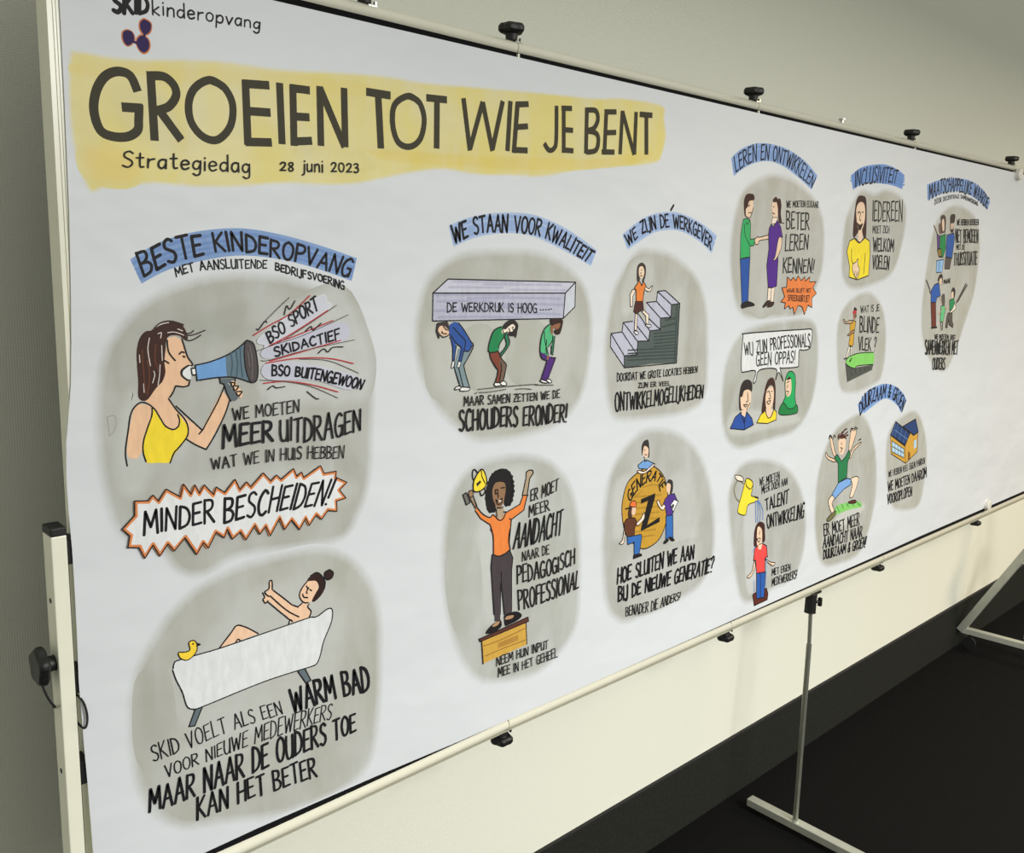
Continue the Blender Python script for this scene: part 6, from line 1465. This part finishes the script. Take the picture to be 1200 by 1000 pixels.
def make(recs, name, parent, y0):
    ink = Ink(y0); wash = Ink(y0);  first = True
    if recs and recs[0][0] != 'W': wash.under = rgba('#c6c9c8')
    for r in recs:
        k = r[0]; tgt = wash if k == 'W' else ink
        if k == 'W':
            _, col, a, fe, p = r; poly = catmull(pairs(p), 5, True); fe *= 1e-4*(.85 if first else 1.4)
            ar = abs(sum(poly[q_-1][0]*poly[q_][1]-poly[q_][0]*poly[q_-1][1] for q_ in range(len(poly))))/2; pe = sum(math.dist(poly[q_-1], poly[q_]) for q_ in range(len(poly)))
            fe = min(fe, 1.3*ar/pe)
            o_, i_ = offset(poly, fe*.5), offset(poly, -fe*.5); mid = poly; n = len(poly)
            last = None; i2 = []
            for q in i_:       # where the inner edge would fold over itself, collapse it
                if min(math.dist(q, p_) for p_ in poly) < fe*.5*.93: q = last or q
                else: last = q
                i2.append(q)
            i_ = i2
            zb = .7420
            o_, i_, mid = [[(max(q[0], .3895), max(q[1], zb)) for q in k_] for k_ in (o_, i_, mid)]
            c0, c1, c2 = rgba(col, 0), rgba(col, a*.5), rgba(col, a)
            for j in range(n):
                l = (j+1) % n
                wash.face([o_[j], o_[l], mid[l], mid[j]], [c0, c0, c1, c1]); wash.face([mid[j], mid[l], i_[l], i_[j]], [c1, c1, c2, c2])
            fl = [q for k_, q in enumerate(i_) if k_ == 0 or math.dist(q, i_[k_-1]) > 1e-6]
            wash.fill(fl, c2)
            if first: wash.under = rgba(col); first = False
        elif k == 'F':
            p = pairs(r[3]); ink.fill(catmull(p, 4, True) if r[2] else p, rgba(r[1]))
        elif k == 'L':
            _, col, wd, fl, p, ins = r; p = pairs(p)
            if ins: 
                p = offset(p[:-1], -ins*1e-4); p.append(p[0])
            if fl & 1: p = catmull(p, 5, bool(fl & 4))
            ink.stroke(p, wd*1e-4, rgba(col), bool(fl & 2), bool(fl & 4))
        elif k == 'R':
            A, B = resample(catmull(pairs(r[2]), 5), 24), resample(catmull(pairs(r[3]), 5), 24)
            for j in range(24): ink.face([A[j], A[j+1], B[j+1], B[j]], [rgba(r[1])]*4)
        elif k == 'B':
            A, B = resample(catmull(pairs(r[4]), 5), 24), resample(catmull(pairs(r[5]), 5), 24); o = r[2]
            ink.stroke([(a[0]*(1-o)+b[0]*o, a[1]*(1-o)+b[1]*o) for a, b in zip(A, B)], r[3]*1e-4, rgba(r[1]), True)
        elif k == 'T':
            _, txt, wd, pb, pt = r; wd *= 1e-4 if wd < 28 else .9e-4
            A, B = pairs(pb), pairs(pt)
            A = resample(catmull(A, 6) if len(A) > 2 else A, 60); B = resample(catmull(B, 6) if len(B) > 2 else B, 60)
            gap = .2; tot = sum(GL[c][0] for c in txt)+gap*(len(txt)-1); x = 0
            for c in txt:
                gw, st = GL[c]; jy = rnd.uniform(-.03, .03); js = rnd.uniform(.95, 1.04); sh = rnd.uniform(-.03, .03)
                for s_ in filter(None, st.split('|')):
                    sm = s_[0] == '~'; pts = [tuple(map(float, q.split(','))) for q in s_.lstrip('~').split()]
                    if sm: pts = catmull(pts, 3)
                    out = []
                    for (gx, gy) in pts:
                        s01 = min(max((x+gx+sh*gy)/tot, -.02), 1.02)*60; j = min(int(max(s01, 0)), 59); u = s01-j; v = gy*js+jy
                        a = [A[j][t]+(A[j+1][t]-A[j][t])*u for t in (0, 1)]; b = [B[j][t]+(B[j+1][t]-B[j][t])*u for t in (0, 1)]
                        out.append((a[0]+(b[0]-a[0])*v, a[1]+(b[1]-a[1])*v))
                    ink.stroke(out, wd*rnd.uniform(.9, 1.1), INKC)
                x += gw+gap
        tgt.y -= EPS
        if tgt is wash: ink.y = min(ink.y, wash.y)
    if wash.v and not ink.v: return wash.build(name, M['wash'], parent), wash.y
    if ink.v and not wash.v: return ink.build(name, M['ink'], parent), ink.y
    # both: one mesh, two materials
    nw = len(wash.v); me_v = wash.v+ink.v; me_f = wash.f+[tuple(i+nw for i in f) for f in ink.f]
    me = bpy.data.meshes.new(name); me.from_pydata(me_v, [], me_f); me.materials.append(M['wash']); me.materials.append(M['ink'])
    me.polygons.foreach_set('material_index', [0]*len(wash.f)+[1]*len(ink.f))
    ca = me.color_attributes.new('Col', 'FLOAT_COLOR', 'CORNER'); ca.data.foreach_set('color', [x for c in wash.c+ink.c for x in c]); me.color_attributes.new('Under', 'FLOAT_COLOR', 'CORNER').data.foreach_set('color', [x for c in wash.u+ink.u for x in c]); me.update()
    o = bpy.data.objects.new(name, me); COL.objects.link(o); o.parent = parent
    return o, ink.y
cur = None; y = PY; di = 0
for kind, name, label, recs in ART:
    if kind == 'D':
        cur, y = make(recs, name, banner, PY-.00004-di*1.7e-6); di += 1
        cur['label'] = label
    else:
        o, y = make(recs, name, cur, y-EPS)
        o['label'] = label
